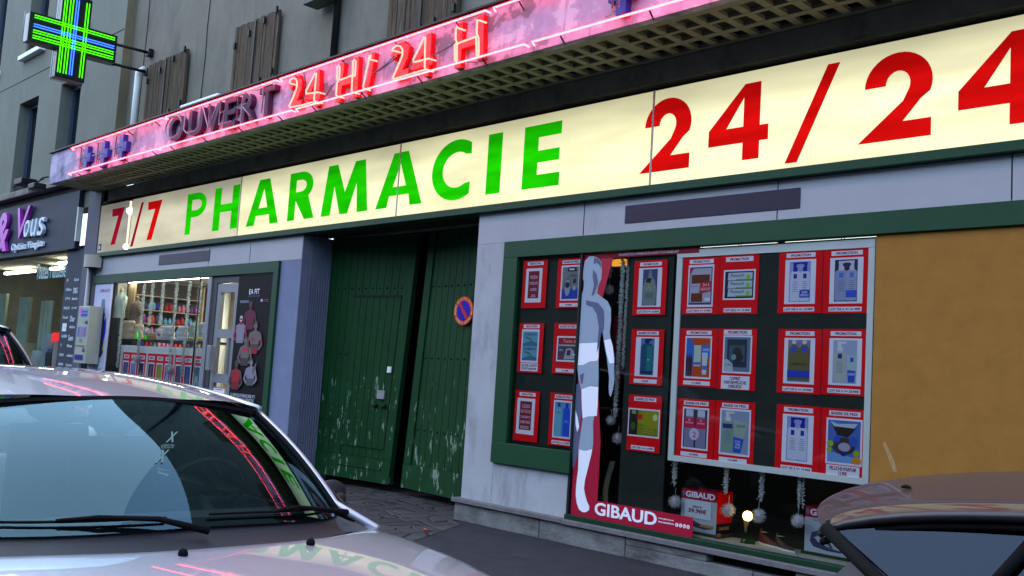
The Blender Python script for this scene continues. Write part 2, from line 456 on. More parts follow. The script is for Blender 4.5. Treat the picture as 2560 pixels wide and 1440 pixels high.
# shutters
M_SHUT = shutter_material()
for (x0, x1) in ((-15.62, -14.24), (-12.72, -11.55), (-9.05, -7.82), (-5.6, -4.4)):
    s = MB(); n = 15; wd = (x1 - x0) / n
    for i in range(n):
        zt = 6.12 + random.uniform(-.02, .015)
        s.box(x0 + i * wd + .003, x0 + (i + 1) * wd - .003, .07 + random.uniform(0, .014), .12, 4.7, zt, M_SHUT)
    so_ = s.build('shutter', PB)
    h = MB()
    for z in (5.0, 5.85):
        for i in (0, 5, 10, 14):
            xx = x0 + i * wd + .05
            h.box(xx - .02, xx + .02, .04, .07, z - .05 + i * .02, z + .04 + i * .02, M_BLACKM)
    h.box(x0 + n * wd / 2 - .02, x0 + n * wd / 2 + .02, .055, .068, 4.7, 6.1, M_BLACKM)
    h.build('hinge', so_)
bx('flower_box', -10.62, -10.1, -.12, .1, 5.9, 6.15, M_GREEND, PB, .01)
MB().tube([(-10.17, .1, 4.6), (-10.17, .1, 11)], .045, M_BLACKM, 10).build('downpipe', PB)
MB().tube([(-15.82, -.0, 4.66), (-15.83, .0, 6.05), (-15.83, .1, 6.12)], .045, M_WHITEP, 10).build('overflow_pipe', PB)
# beam, dark gap, wall behind the sign
bx('concrete_beam', -16.72, XR, 0.0, .45, 3.93, 4.118, M_CONC, PB)
bx('recess_strip', -16.72, XR, .12, .4, 3.86, 3.93, M_DARK, PB)
bx('sign_backing_wall', -16.72, XR, .1, .4, 2.98, 3.86, M_DARK, PB)
# canopy
cn = empty('canopy', (-7, -.4, 4.3)); cn.parent = PB; cn.matrix_parent_inverse = world_of(PB).inverted()
fa = MB().box(-17.05, XR, -.80, -.72, 4.12, 4.64, M_FASC)
fa.build('fascia', cn)
tp = MB().box(-17.05, XR, -.718, .148, 4.52, 4.6, M_CONC).box(-17.05, -16.97, -.718, -.01, 4.13, 4.518, M_CONC)
tp.box(-17.1, XR, -.84, -.70, 4.642, 4.66, M_BLACKM)
tp.build('canopy_slab', cn)
sf = MB(); HX = .12; PX = .187
sf.box(-17.05, XR, -.718, -.635, 4.125, 4.155, M_SOFF)
sf.box(-16.5, XR, -.47, -.43, 4.125, 4.155, M_SOFF)
sf.box(-16.5, XR, -.27, -.205, 4.125, 4.155, M_SOFF)
sf.box(-16.5, XR, -.05, .0, 4.125, 4.155, M_SOFF)
sf.box(-16.965, -16.5, -.634, .0, 4.125, 4.155, M_SOFF)
x = -16.5; i = 0
while x < XR:
    for (y0, y1) in ((-.634, -.471), (-.429, -.271), (-.204, -.051)):
        wdt = PX - HX if i % 12 else .11
        sf.box(x, x + wdt, y0, y1, 4.127, 4.155, M_SOFF)
    x += PX if i % 12 else PX + .043
    i += 1
sf.build('perforated_soffit', cn)
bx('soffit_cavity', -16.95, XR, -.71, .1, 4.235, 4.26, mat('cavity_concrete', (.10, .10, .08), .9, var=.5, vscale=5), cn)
# white cladding bands with joints
for x0, x1 in ((-16.72, -12.76), (-12.745, -11.62), (-11.605, -10.345), (-7.15, -5.772), (-5.76, -3.845), (-3.835, -2.2), (-2.19, XR)):
    bx('cladding_panel', x0, x1, 0, .3, 2.672, 2.972, M_WHITE, PB)
bx('cladding_joint', -16.7, -10.36, .004, .29, 2.70, 2.95, M_DARK, PB); bx('cladding_joint', -7.14, XR, .004, .29, 2.70, 2.95, M_DARK, PB)
bx('blue_pillar', -10.81, -10.352, 0, .6, 0, 2.67, M_BLUEW, PB)
pr = MB().box(-7.15, -6.73, 0.0, .62, .21, 2.670, M_WHITE2).box(-6.728, -5.775, .002, .3, .21, .592, M_WHITE2)
pr.build('white_pillar', PB)
fl = MB().box(-10.35, -10.335, .0, .10, 0, 2.969, M_REVEAL)
fl.box(-10.35, -10.34, .10, .44, 0, 2.969, M_REVEAL)
for i in range(9):
    fl.box(-10.339, -10.315, .115 + i * .034, .137 + i * .034, 0, 2.968, M_REVEAL)
fl.build('fluted_reveal', PB)
bx('gate_lintel', -10.345, -7.15, .0, .55, 2.985, 3.3, M_CONC, PB)
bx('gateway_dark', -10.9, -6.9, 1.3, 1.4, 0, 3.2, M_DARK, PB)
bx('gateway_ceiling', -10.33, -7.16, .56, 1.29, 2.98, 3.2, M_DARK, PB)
# plinth: stones with open joints and a ledge
ps = MB(); xs = [-7.19, -6.05, -5.08, -3.9, -2.7, -1.5, -.3, .9, 2.4, XR]
for a, b in zip(xs, xs[1:]):
    zt = .166
    if a == -5.08 or a == -3.9:    # a vent slot is left open under the ledge
        ps.box(a + .004, b - .004, -.045, .28, 0, .1, M_STONE)
        if a == -5.08: ps.box(a + .004, -4.3, -.045, .28, .101, zt, M_STONE)
        else: ps.box(-3.56, b - .004, -.045, .28, .101, zt, M_STONE)
    else: ps.box(a + .004, b - .004, -.045, .28, 0, zt, M_STONE)
ps.build('plinth', PB, .006)
bx('vent_slot', -4.3, -3.56, .05, .2, .1, .166, M_DARK, PB)
lg = MB()
for a, b, dz in ((-7.21, -5.775, .004), (-5.77, -3.2, 0), (-3.195, -.4, 0), (-.395, XR, 0)):
    lg.box(a, b, -.075, .29, .168 + dz, .208 + dz, M_LEDGE)
lg.build('ledge', PB, .004)
# green trims
gt = MB().box(-16.75, XR, -.07, .1, 2.976, 3.044, M_GREEN)
gt.build('green_trim_bar', PB, .004)
# white marble edge inside the big window
fr = MB()
fr.box(-6.735, XR, -.035, .06, 2.515, 2.67, M_GREEN)
fr.box(-6.735, -6.545, -.036, .06, .785, 2.514, M_GREEN)
fr.box(-6.735, -5.745, -.037, .06, .594, .784, M_GREEN)
fr.box(-5.775, XR, -.03, .06, .21, .25, M_GREEND)
fr.build('window_frame', PB, .003)
fj = MB()
fj.box(-5.765, -5.74, -.02, .05, .25, 2.514, M_BLACKM)
fj.build('window_mullion', PB)
fl_ = MB()
fl_.box(-16.72, -10.81, -.035, .06, 2.525, 2.668, M_GREEN)
fl_.box(-10.925, -10.808, -.036, .06, 0.0, 2.524, M_GREEN)
fl_.build('window_frame', PB, .003)
G = glass('shop_glass', (.99, 1, .99), 1.4, .75)
MB().add([(-6.545, 0, .785), (-5.765, 0, .785), (-5.765, 0, 2.515), (-6.545, 0, 2.515)], [(0, 1, 2, 3)], G).build('window_glass', PB)
MB().add([(-5.74, 0.002, .25), (-3.05, 0.002, .25), (-3.05, 0.002, 2.515), (-5.74, 0.002, 2.515)], [(0, 1, 2, 3)], G).build('window_glass', PB)
MB().add([(-15.9, 0, .3), (-12.66, 0, .3), (-12.66, 0, 2.525), (-15.9, 0, 2.525)], [(0, 1, 2, 3)], G).build('window_glass', PB)
MB().tube([(-12.93, -.002, .3), (-12.93, -.002, 2.52)], .012, M_BLACKM, 6).build('glass_joint', PB)
bx('window_stall', -16.72, -12.55, .0, .3, 0, .3, M_GREEND, PB)
# rooms behind the windows
M_ROOMW = mat('shop_wall', (.55, .53, .45), .8, var=.1)
M_ROOMD = mat('display_dark', (.02, .03, .026), .7, var=.2)
rm = MB()
rm.box(-16.6, -10.9, 3.0, 3.1, 0, 3, M_ROOMW).box(-16.6, -16.5, .3, 3, 0, 3, M_ROOMW).box(-10.8, -10.7, .65, 3, 0, 3, M_ROOMW)
rm.box(-16.6, -10.7, .07, 3, 2.68, 2.75, M_ROOMW).box(-16.6, -10.7, .3, 3, -.02, .02, M_ROOMW)
rm.build('shop_room', PB)
rm = MB()
rm.box(-6.7, XR, 1.15, 1.2, .2, 2.9, M_ROOMD).box(-6.7, -6.66, .07, 1.15, .25, 2.9, M_ROOMD).box(XR - .05, XR, .07, 1.15, .25, 2.9, M_ROOMD)
rm.box(-6.7, XR, .07, 1.15, 2.62, 2.66, M_ROOMD)
rm.build('display_room', PB)
M_MOSS = mat('moss_green_carpet', (.035, .055, .012), .95, var=.4, vscale=30, bump=.6, bscale=90)
bx('display_floor', -6.6, XR, .30, 1.14, .2, .262, M_MOSS, PB)
M_MARB = mat('white_marble_tiles', (.5, .53, .46), .35, var=.12, vscale=9)
mt = MB(); xx = -5.7
while xx < 3:
    mt.box(xx, xx + .295, .062, .298, .2, .262 , M_MARB); xx += .3
mt.build('marble_sill', PB)

# gate: two leaves, both a little ajar inwards
def leaf(hx, hy, width, ang, sgn, wicket):
    ca, sa = math.cos(RAD(ang)), math.sin(RAD(ang))
    def T(p):   # local: u along the leaf, v depth, z; the old leaves have sagged a little
        p = (p[0] * (1 + sgn * .05 * (p[2] - 1.3)), p[1], p[2])
        return (hx + sgn * p[0] * ca - sgn * p[1] * sa * sgn, hy + p[0] * sa + p[1] * ca, p[2])
    L = MB(); n = int(width / .115); pw = width / n
    for i in range(n):
        L.box(i * pw + .004, (i + 1) * pw - .004, 0, .05, .36, 2.98, M_GATE, T)
    L.box(0, width, .006, .055, .085, 2.98, M_GREEND, T)
    L.box(0, width, -.022, .004, .09, .355, M_GATE, T)
    L.box(width - .13, width, -.018, .003, .36, 2.97, M_GATE, T)
    for z in (.75, 1.55, 2.35):
        for i in range(n):
            p = T(((i + .5) * pw, -.004, z))
            L.lathe([(.011, .006), (.011, -.004), (.004, -.009)], p, M_BLACKM, 7, 'y')
    if not wicket:
        L.box(.35, .5, -.012, -.002, 1.45, 1.47, M_BLACKM, T).box(.28, .55, -.006, -.001, 1.74, 1.752, M_PIPE, T).box(.55, .555, -.006, -.001, 1.74, 2.1, M_PIPE, T)
    lf = L.build('gate_leaf', PB)
    return lf, T
LF, TL = leaf(-10.335, .42, 1.385, 7.2, 1, True)
wk = MB()
u0, u1, z0, z1 = .47, 1.235, .235, 2.235
wk.box(u0, u1, -.016, -.002, z1, z1 + .03, M_DARK, TL)
wk.box(u0 - .012, u0, -.008, -.001, z0, z1, M_DARK, TL); wk.box(u1, u1 + .012, -.008, -.001, z0, z1, M_DARK, TL)
wk.box(u0, u1, -.024, -.0222, z0 - .012, z0, M_DARK, TL)
for i in range(7):
    a = u0 + .004 + i * (u1 - u0) / 7
    wk.box(a, a + (u1 - u0) / 7 - .008, -.014, -.0005, z0 + .24, z1 - .002, M_GATE, TL)
wk.box(u0 + .004, u1 - .004, -.028, -.0225, z0 + .002, z0 + .12, M_GATE, TL)
wko = wk.build('wicket_door', LF)
lk = MB().box(1.04, 1.16, -.035, -.015, 1.05, 1.15, M_PIPE, TL); lk.build('lock_plate', wko)
for u_ in (1.03, 1.18): MB().lathe([(.024, .0), (.03, -.02), (.018, -.04)], TL((u_, -.015, .97)), M_BLACKM, 12, 'y').build('door_knob', wko)
bx_ = MB().box(1.16, 1.22, -.034, -.0185, 1.36, 1.43, M_WHITEP, TL); bx_.build('sticker', LF)
RF, TR = leaf(-7.17, .47, 1.57, 4.5, -1, False)

# ================================================================ no parking disc
NP = empty('no_parking_sign', (-7.85, .49, 2.06), 'round red and blue no parking disc on the right green gate leaf', 'sign')
cx, cy, cz = -7.85, .485, 2.066; rr = .155
M_SRED = pl('sign_red', (205, 30, 25), rough=.45); M_SBLUE = pl('sign_blue', (10, 10, 175), rough=.4)
M_SGOLD = pl('sign_gold_letters', (235, 190, 110), rough=.5)
def disc(mb, c, r, y0, y1, m, k=48): mb.poly([(c[0] + r * math.cos(2 * math.pi * i / k), c[1] + r * math.sin(2 * math.pi * i / k)) for i in range(k)], y0, y1, m)
mb = MB(); disc(mb, (cx, cz), rr, cy, cy + .008, M_SRED); mb.build('disc', NP)
mb = MB(); disc(mb, (cx, cz), rr * .68, cy - .003, cy, M_SBLUE)
a = RAD(-52); px_, pz_ = math.cos(a), math.sin(a)
mb.poly([(cx + px_ * t * rr * .7 + pz_ * s_ * .018, cz + pz_ * t * rr * .7 - px_ * s_ * .018) for t, s_ in ((-1, -1), (1, -1), (1, 1), (-1, 1))], cy - .006, cy - .003, M_SRED)
mb.build('blue_field', NP)
mb = MB()
def ring_text(mb, s, a0, a1, r, size, inward):
    for i, ch in enumerate(s):
        if ch == ' ': continue
        a = RAD(a0 + (a1 - a0) * i / (len(s) - 1))
        t = a - math.pi / 2 if not inward else a + math.pi / 2
        ct, st = math.cos(t), math.sin(t)
        def fn(p, a=a, ct=ct, st=st):
            x, z = p[0], p[2]
            return (cx + r * math.cos(a) + x * ct - z * st, p[1], cz + r * math.sin(a) + x * st + z * ct)
        wch = size * (.35 if ch == 'I' else .72)
        mb.text(ch, -wch / 2, wch / 2, -size / 2, size / 2, cy - .002, cy - .0005, M_SGOLD, .01, fn)
ring_text(mb, "PRIÈRE DE NE PAS STATIONNER", 196, -16, rr * .84, .03, False)
ring_text(mb, "SORTIE DE VOITURES", 215, 325, rr * .84, .03, True)
mb.build('lettering', NP)

# ================================================================ illuminated shop sign
SG = empty('illuminated_sign', (-7, 0, 3.06), 'long backlit cream pharmacy sign with green and red letters under the canopy', 'sign')
bx('sign_box', -16.74, XR, .0, .09, 3.05, 3.86, M_ALU, SG)
E_GRN = (.012, .58, .001); E_RED = (.62, .004, .004)
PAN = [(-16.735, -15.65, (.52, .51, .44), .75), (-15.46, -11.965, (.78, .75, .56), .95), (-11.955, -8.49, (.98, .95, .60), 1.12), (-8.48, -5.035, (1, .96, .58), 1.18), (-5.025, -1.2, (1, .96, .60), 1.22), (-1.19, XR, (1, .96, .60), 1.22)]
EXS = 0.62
for i, (a, b, c, s) in enumerate(PAN):
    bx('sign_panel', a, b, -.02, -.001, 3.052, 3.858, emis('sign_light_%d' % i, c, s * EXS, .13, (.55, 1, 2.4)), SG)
bx('sign_gap', -15.648, -15.462, -.003, -.0005, 3.055, 3.855, mat('sign_gap_grey', (.45, .43, .36), .6, var=.3, vscale=9), SG)
gl = MB().tube([(-15.55, -.015, 3.08), (-15.55, -.015, 3.84)], .02, emis('bare_tube', (1, .95, .75), .8), 8)
gl.sphere((-15.55, -.02, 3.68), .055, emis('bare_tube_hot', (1, .97, .85), 8)); gl.sphere((-15.56, -.02, 3.1), .045, emis('bare_tube_hot', (1, .97, .85), 8))
gl.build('tube_lamp', SG)
bx('sign_lip', -16.74, XR, -.035, .0, 3.045, 3.051, M_PIPE, SG)
for xx, o2 in ((-8.485, .0), (-11.96, .0), (-5.03, 0)):
    bx('sign_clip', xx - .009, xx + .009, -.028, -.021, 3.05, 3.862, M_CREAM, SG)
E_G = emis('letter_green', E_GRN, .70, .18, (.9, 1, 5)); E_R = emis('letter_red', E_RED, .72, .14, (.9, 1, 5)); E_RD = emis('letter_red_dim', (.42, .006, .03), .5, .14)
ZB, ZT = 3.16, 3.762
YL = (-.024, -.0205)
def letter(spl, m): shape(spl, YL[0], YL[1], m, 'letter', SG)
H_ = ZT - ZB
def zz(t): return ZB + t * H_
# 7 / 7
for x0, x1, m in ((-16.25, -15.765, E_RD), (-14.87, -14.38, E_R)):
    letter([[(x0, ZT), (x1, ZT), (x0 + .235, ZB), (x0 + .06, ZB), (x0 + .27, zz(.79)), (x0 + .02, zz(.79))]], m)
letter([[(-15.12, 3.78), (-15.04, 3.78), (-15.305, 3.09), (-15.4, 3.09)]], E_RD)
# P
def P_(x0, w_):
    r = H_ * .295
    o = [(x0, ZB), (x0, ZT), (x0 + w_ * .5, ZT)] + arc(x0 + w_ * .5, ZT - r, w_ * .5, r, 90, -90) + [(x0 + .16, ZT - 2 * r), (x0 + .16, ZB)]
    i = [(x0 + .155, ZT - .10)] + arc(x0 + w_ * .5, ZT - r, w_ * .5 - .14, r - .10, 90, -90) + [(x0 + .155, ZT - 2 * r + .10)]
    return [o, i]
letter(P_(-13.525, .60), E_G)
x0 = -12.69
letter([[(x0, ZB), (x0, ZT), (x0 + .19, ZT), (x0 + .19, zz(.60)), (x0 + .51, zz(.60)), (x0 + .51, ZT), (x0 + .70, ZT), (x0 + .70, ZB), (x0 + .51, ZB), (x0 + .51, zz(.42)), (x0 + .19, zz(.42)), (x0 + .19, ZB)]], E_G)
def A_(xl, xr, wl=.2):
    c = (xl + xr) / 2; t = .125
    return [[(xl, ZB), (c - t, ZT), (c + t, ZT), (xr, ZB), (xr - wl, ZB), (xr - wl - .035, zz(.21)), (xl + wl + .035, zz(.21)), (xl + wl, ZB)],
            [(xl + wl + .09, zz(.37)), (c, zz(.80)), (xr - wl - .09, zz(.37))]]
letter(A_(-11.75, -10.945), E_G)
x0 = -10.725
Rr = H_ * .29
letter([[(x0, ZB), (x0, ZT), (x0 + .27, ZT)] + arc(x0 + .27, ZT - Rr, .265, Rr, 90, -50) + [(x0 + .60, ZB), (x0 + .39, ZB), (x0 + .17, zz(.40)), (x0 + .16, zz(.40)), (x0 + .16, ZB)],
        [(x0 + .155, ZT - .10)] + arc(x0 + .26, ZT - Rr, .13, Rr - .10, 90, -90) + [(x0 + .155, ZT - 2 * Rr + .10)]], E_G)
xl, xr = -9.97, -9.03
letter([[(xl, ZB), (xl + .10, ZT), (xl + .29, ZT), (xl + .47, zz(.42)), (xr - .29, ZT), (xr - .10, ZT), (xr, ZB), (xr - .20, ZB), (xr - .245, zz(.58)), (xl + .545, ZB), (xl + .395, ZB), (xl + .245, zz(.58)), (xl + .19, ZB)]], E_G)
letter(A_(-8.875, -8.06), E_G)
cxx = -7.53; ry = .315; rx = .385
letter([arc(cxx, (ZB + ZT) / 2, rx, ry, 56, 304, 30) + [(-7.31, zz(.26))] + arc(cxx + .01, (ZB + ZT) / 2, .225, .185, 322, 38, 20)[0:0] + [(cxx + .01 + .225 * math.cos(RAD(a)), (ZB + ZT) / 2 + .185 * math.sin(RAD(a))) for a in range(-55, -306, -10)] + [(-7.31, zz(.74))]], E_G)
letter([[(-7.065, ZB), (-7.065, ZT), (-6.865, ZT), (-6.865, ZB)]], E_G)
x0 = -6.56
letter([[(x0, ZB), (x0, ZT), (-6.08, ZT), (-6.08, zz(.80)), (x0 + .19, zz(.80)), (x0 + .19, zz(.585)), (-6.095, zz(.585)), (-6.095, zz(.40)), (x0 + .19, zz(.40)), (x0 + .19, zz(.205)), (-6.08, zz(.205)), (-6.08, ZB)]], E_G)
def two(x0, x1):
    wv = x1 - x0; c = x0 + wv * .545; ro = wv * .465; ri = wv * .17
    zc = ZT - .215
    o = [(x0, ZB), (x1, ZB), (x1, zz(.205)), (x0 + wv * .62, zz(.205))]
    o += [(x0 + wv * .86, zz(.44))] + arc(c, zc, ro, .225, -20, 180, 20) + [(x0 + wv * .37, zc)] + arc(c, zc, ri, .095, 180, -25, 12) + [(x0 + wv * .62, zz(.44))]
    return [o]
def four(x0, x1, st):
    wv = x1 - x0
    return [[(x0, zz(.23)), (x0, zz(.44)), (x0 + wv * .60, ZT), (x0 + wv * .86, ZT), (x0 + wv * .86, zz(.43)), (x1, zz(.43)), (x1, zz(.23)), (x0 + wv * .86, zz(.23)), (x0 + wv * .86, ZB), (x0 + wv * .59, ZB), (x0 + wv * .59, zz(.23))],
            [(x0 + wv * .30, zz(.44)), (x0 + wv * .59, zz(.83)), (x0 + wv * .59, zz(.44))]]
letter(two(-5.15, -4.645), E_R); letter(four(-4.465, -3.93, 0), E_R)
letter([[(-3.455, 3.787), (-3.362, 3.787), (-3.682, 3.09), (-3.78, 3.09)]], E_R)
letter(two(-3.21, -2.70), E_R); letter(four(-2.525, -1.985, 0), E_R)
for a, b in ((-14.335, -12.72), (-5.295, -3.652)):
    bx('dark_inset_panel', a, b, -.006, -.0005, 2.75, 2.903, pl('dark_plum_panel', (44, 36, 58), rough=.4, var=.12), PB, .001)
# house number plate on the left end
hn = MB().box(-16.68, -16.56, -.032, -.024, 3.09, 3.2, M_BLACKM); hn.text('26', -16.66, -16.58, 3.11, 3.18, -.035, -.0325, M_WHITEP, .02)
tag(hn.build('house_number'), 'small dark plate with house number at the left end of the backlit sign', 'number plate')

# ================================================================ neon sign on the canopy
NS = empty('neon_sign', (-10, -.85, 4.12), 'pink red neon letters and border tubes along the canopy edge', 'neon sign')
E_NEON = emis('neon_red', (1.0, .04, .05), 17)
E_NEONW = emis('neon_hot', (1.0, .10, .075), 6)
M_TUBEOFF = mat('unlit_glass_tube', (.42, .32, .42), .25, var=.1)
M_CHRED = pl('red_channel_letter', (215, 10, 25), rough=.45)
M_CHOFF = pl('old_purple_letter', (62, 36, 70), rough=.6, var=.3, vscale=14)
M_CHBLUE = pl('blue_metal_cross', (48, 48, 150), rough=.45, var=.15)
M_WIRE = mat('wire', (.05, .035, .06), .5)
YN = -.9
def segs(z, cuts):
    for i, (a, b) in enumerate(cuts):
        t = MB().tube([(a, YN + .05, z - .012), (a + .02, YN, z), (b - .02, YN, z), (b, YN + .05, z - .012)], .0085, E_NEON, 8)
        t.build('border_tube', NS)
        x = a + .3
        while x < b:
            MB().tube([(x, -.8, z - .05), (x + .03, YN + .01, z - .012)], .007, M_BLACKM, 5).build('tube_support', NS); x += .9
segs(4.565, [(-15.92, -12.62), (-12.58, -9.72), (-9.68, -6.23), (-6.17, -2.7), (-2.65, XR - .1)])
segs(4.155, [(-15.92, -12.72), (-12.68, -9.33), (-9.29, -5.72), (-5.66, -2.2), (-2.15, XR - .1)])
def ribbon(mb, pts, y0, y1, wd, m):
    for (a, b) in zip(pts, pts[1:]):
        d = Vector((b[0] - a[0], b[1] - a[1])); L = d.length
        if L < 1e-5: continue
        d /= L; nx, nz = -d.y * wd / 2, d.x * wd / 2
        e = d * (wd * .35)
        k = random.uniform(0, .002)
        mb.poly([(a[0] - e.x + nx, a[1] - e.y + nz), (a[0] - e.x - nx, a[1] - e.y - nz), (b[0] + e.x - nx, b[1] + e.y - nz), (b[0] + e.x + nx, b[1] + e.y + nz)], y0 + k, y1, m)
NA = zm(640, 130, 7.111); NB_ = zm(940, 0, 7.111)
YT = -.93
def neon(z, paths, strokes, wd):
    ch = MB()
    for st in strokes:
        ribbon(ch, [F(*z(*p), -.84) for p in st], -.855, -.802, wd, M_CHRED)
    lo = ch.build('channel_letter', NS)
    tb = MB()
    for p in paths:
        q = [F(*z(*a), YT) for a in p]
        P = [(x, YT, zz_) for x, zz_ in q]
        P = [(P[0][0] + .01, -.85, P[0][2])] + P + [(P[-1][0] + .01, -.85, P[-1][2])]
        tb.tube(P, .0085, E_NEONW, 8)
    tb.build('neon_tube', lo)
neon(NA, [[(615, 560), (592, 530), (610, 490), (660, 465), (705, 475), (725, 520), (730, 600), (700, 700), (650, 830), (590, 960), (600, 985), (680, 970), (820, 945), (1000, 890)]],
     [[(640, 610), (690, 510), (760, 480), (800, 540), (790, 650), (740, 800), (660, 960), (800, 920)]], .075)
neon(NA, [[(1065, 885), (1030, 860), (1040, 720), (1075, 370), (1050, 375), (970, 530), (890, 690), (890, 740), (960, 735), (1100, 715)]],
     [[(1120, 370), (1115, 600), (1090, 930)], [(1090, 450), (920, 790)], [(915, 810), (1140, 770)]], .07)
neon(NA, [[(1445, 790), (1425, 760), (1440, 540), (1470, 520), (1440, 490), (1445, 260), (1470, 240), (1490, 265), (1480, 490), (1500, 495), (1720, 415), (1725, 160), (1750, 140), (1775, 165), (1760, 420), (1710, 450), (1700, 690), (1720, 715)]],
     [[(1550, 240), (1480, 850)], [(1810, 140), (1780, 765)], [(1500, 560), (1800, 470)]], .075)
neon(NA, [[(2030, 130), (2045, 60), (2015, 60), (2000, 150), (1905, 600), (1910, 650)]], [[(2100, 50), (2040, 400), (1970, 710)]], .06)
neon(NB_, [[(330, 905), (285, 900), (300, 860), (360, 810), (430, 820), (470, 880), (470, 980), (400, 1150), (300, 1380), (310, 1410), (480, 1355), (880, 1235)]],
     [[(330, 1000), (410, 860), (500, 820), (560, 880), (540, 1010), (460, 1200), (380, 1350), (560, 1300)]], .08)
neon(NB_, [[(890, 1235), (865, 1200), (870, 900), (880, 665), (855, 655), (760, 860), (660, 1060), (670, 1105), (760, 1085), (935, 1040)]],
     [[(960, 650), (950, 900), (905, 1310)], [(940, 740), (720, 1120)], [(690, 1180), (990, 1090)]], .075)
neon(NB_, [[(1460, 500), (1440, 470), (1420, 500), (1415, 700), (1440, 760), (1400, 800), (1405, 1080), (1425, 1100), (1440, 1080), (1440, 790), (1480, 760), (1780, 650), (1780, 700), (1790, 990), (1810, 1000), (1825, 980), (1825, 680), (1790, 590), (1800, 350), (1830, 360)]],
     [[(1510, 460), (1470, 1160)], [(1880, 330), (1870, 1000)], [(1470, 820), (1850, 700)]], .08)
# wires between the letters
for z, p in ((NA, [(1110, 850), (1180, 840), (1260, 760), (1340, 620), (1410, 550)]), (NA, [(2060, 380), (2200, 330), (2400, 180), (2560, 40)]), (NB_, [(970, 1000), (1150, 920), (1300, 830), (1400, 760)]),
             (NB_, [(0, 1270), (200, 1130), (330, 990)]), (NA, [(840, 350), (870, 450), (880, 620), (840, 900)]), (NB_, [(1620, 1100), (1800, 1110), (1960, 1040)])):
    MB().tube([(F(*z(*a), -.87)[0], -.87, F(*z(*a), -.87)[1]) for a in p], .005, M_WIRE, 5).build('wire', NS)
# OUVERT: unlit letters
ZO = zm(400, 0, 2.56)
for ch, l, t, r, b in (('O', 62, 742, 170, 905), ('U', 188, 705, 292, 868), ('V', 300, 672, 405, 845), ('E', 415, 632, 505, 812), ('R', 528, 600, 625, 780), ('T', 636, 562, 752, 752)):
    x0, x1, z0, z1 = RZ(ZO, l, t, r, b, -.84)
    m = MB().text(ch, x0 + .04, x1 - .03, z0, z1, -.87, -.802, M_CHOFF, .02); lo = m.build('channel_letter', NS)
    t2 = MB(); wv, hv = x1 - x0, z1 - z0; ox, oz = x0 + .05, z0 + .03; hv -= .06
    S = {'O': [[(ox + wv / 2 + wv * .45 * math.cos(a_ * .35), oz + hv / 2 + hv / 2 * math.sin(a_ * .35)) for a_ in range(18)]],
         'U': [[(ox, oz + hv), (ox, oz + hv * .2), (ox + wv * .2, oz), (ox + wv * .7, oz), (ox + wv * .9, oz + hv * .2), (ox + wv * .9, oz + hv)]],
         'V': [[(ox, oz + hv), (ox + wv * .45, oz), (ox + wv * .9, oz + hv)]],
         'E': [[(ox + wv * .85, oz + hv), (ox, oz + hv), (ox, oz + hv * .5), (ox + wv * .7, oz + hv * .5), (ox, oz + hv * .48), (ox, oz), (ox + wv * .85, oz)]],
         'R': [[(ox, oz), (ox, oz + hv), (ox + wv * .6, oz + hv), (ox + wv * .8, oz + hv * .8), (ox + wv * .6, oz + hv * .55), (ox, oz + hv * .5), (ox + wv * .3, oz + hv * .5), (ox + wv * .85, oz)]],
         'T': [[(ox, oz + hv), (ox + wv * .9, oz + hv), (ox + wv * .45, oz + hv), (ox + wv * .45, oz)]]}[ch]
    for s in S: t2.tube([(a_, YT, b_) for a_, b_ in s], .009, M_TUBEOFF, 6)
    t2.build('glass_tube', lo)
# little blue crosses
for (l, t, r, b) in ((207, 368, 230, 425), (249, 355, 273, 417), (293, 339, 320, 400), (1519, -25, 1584, 42)):
    x0, x1, z0, z1 = R4(l, t, r, b, -.84)
    if x1 - x0 > .5 or l > 1000: x0, x1, z0, z1 = -4.86, -4.6, 4.19, 4.53
    xc, zc = (x0 + x1) / 2, (z0 + z1) / 2; hw = max((x1 - x0) / 2, .12); hh = (z1 - z0) / 2
    q = .36
    m = MB().poly([(xc - hw * q, zc - hh), (xc + hw * q, zc - hh), (xc + hw * q, zc - hw * q), (xc + hw, zc - hw * q), (xc + hw, zc + hw * q), (xc + hw * q, zc + hw * q), (xc + hw * q, zc + hh), (xc - hw * q, zc + hh), (xc - hw * q, zc + hw * q), (xc - hw, zc + hw * q), (xc - hw, zc - hw * q), (xc - hw * q, zc - hw * q)], -.87, -.802, M_CHBLUE)
    c_ = m.build('blue_cross', NS)
    t = MB().tube([(xc - .03, YT, zc - hh * .8), (xc - .03, YT, zc + hh * .8), (xc + .03, YT, zc + hh * .8), (xc + .03, YT, zc - hh * .8)], .008, M_TUBEOFF, 6)
    t.tube([(xc - hw, YT - .01, zc - .02), (xc + hw * .8, YT - .01, zc - .02)], .008, M_TUBEOFF, 6); t.tube([(xc, -.8, zc), (xc, YT, zc)], .006, M_BLACKM, 5)
    t.build('glass_tube', c_)

# ================================================================ green cross
GC = empty('pharmacy_cross', (-15.6, -.47, 6.2), 'lit green and blue neon pharmacy cross sticking out from the wall on two black arms', 'pharmacy sign')
yc0, zc0, hl, hw_ = -1.135, 6.235, .66, .222
cr_ = [(-hw_, -hl), (hw_, -hl), (hw_, -hw_), (hl, -hw_), (hl, hw_), (hw_, hw_), (hw_, hl), (-hw_, hl), (-hw_, hw_), (-hl, hw_), (-hl, -hw_), (-hw_, -hw_)]
def crossprism(x0, x1, s, m, name, par):
    mb = MB(); n = len(cr_)
    pts = [(yc0 + a * s + 0, zc0 + b * s) for a, b in cr_]
    mb.add([(x1, y, z) for y, z in pts] + [(x0, y, z) for y, z in pts], [tuple(range(n)), tuple(range(2 * n - 1, n - 1, -1))] + [(i, n + i, n + (i + 1) % n, (i + 1) % n) for i in range(n)], m)
    return mb.build(name, par)
M_HOUS = mat('housing_grey', (.30, .36, .36), .4, metal=.4, var=.1)
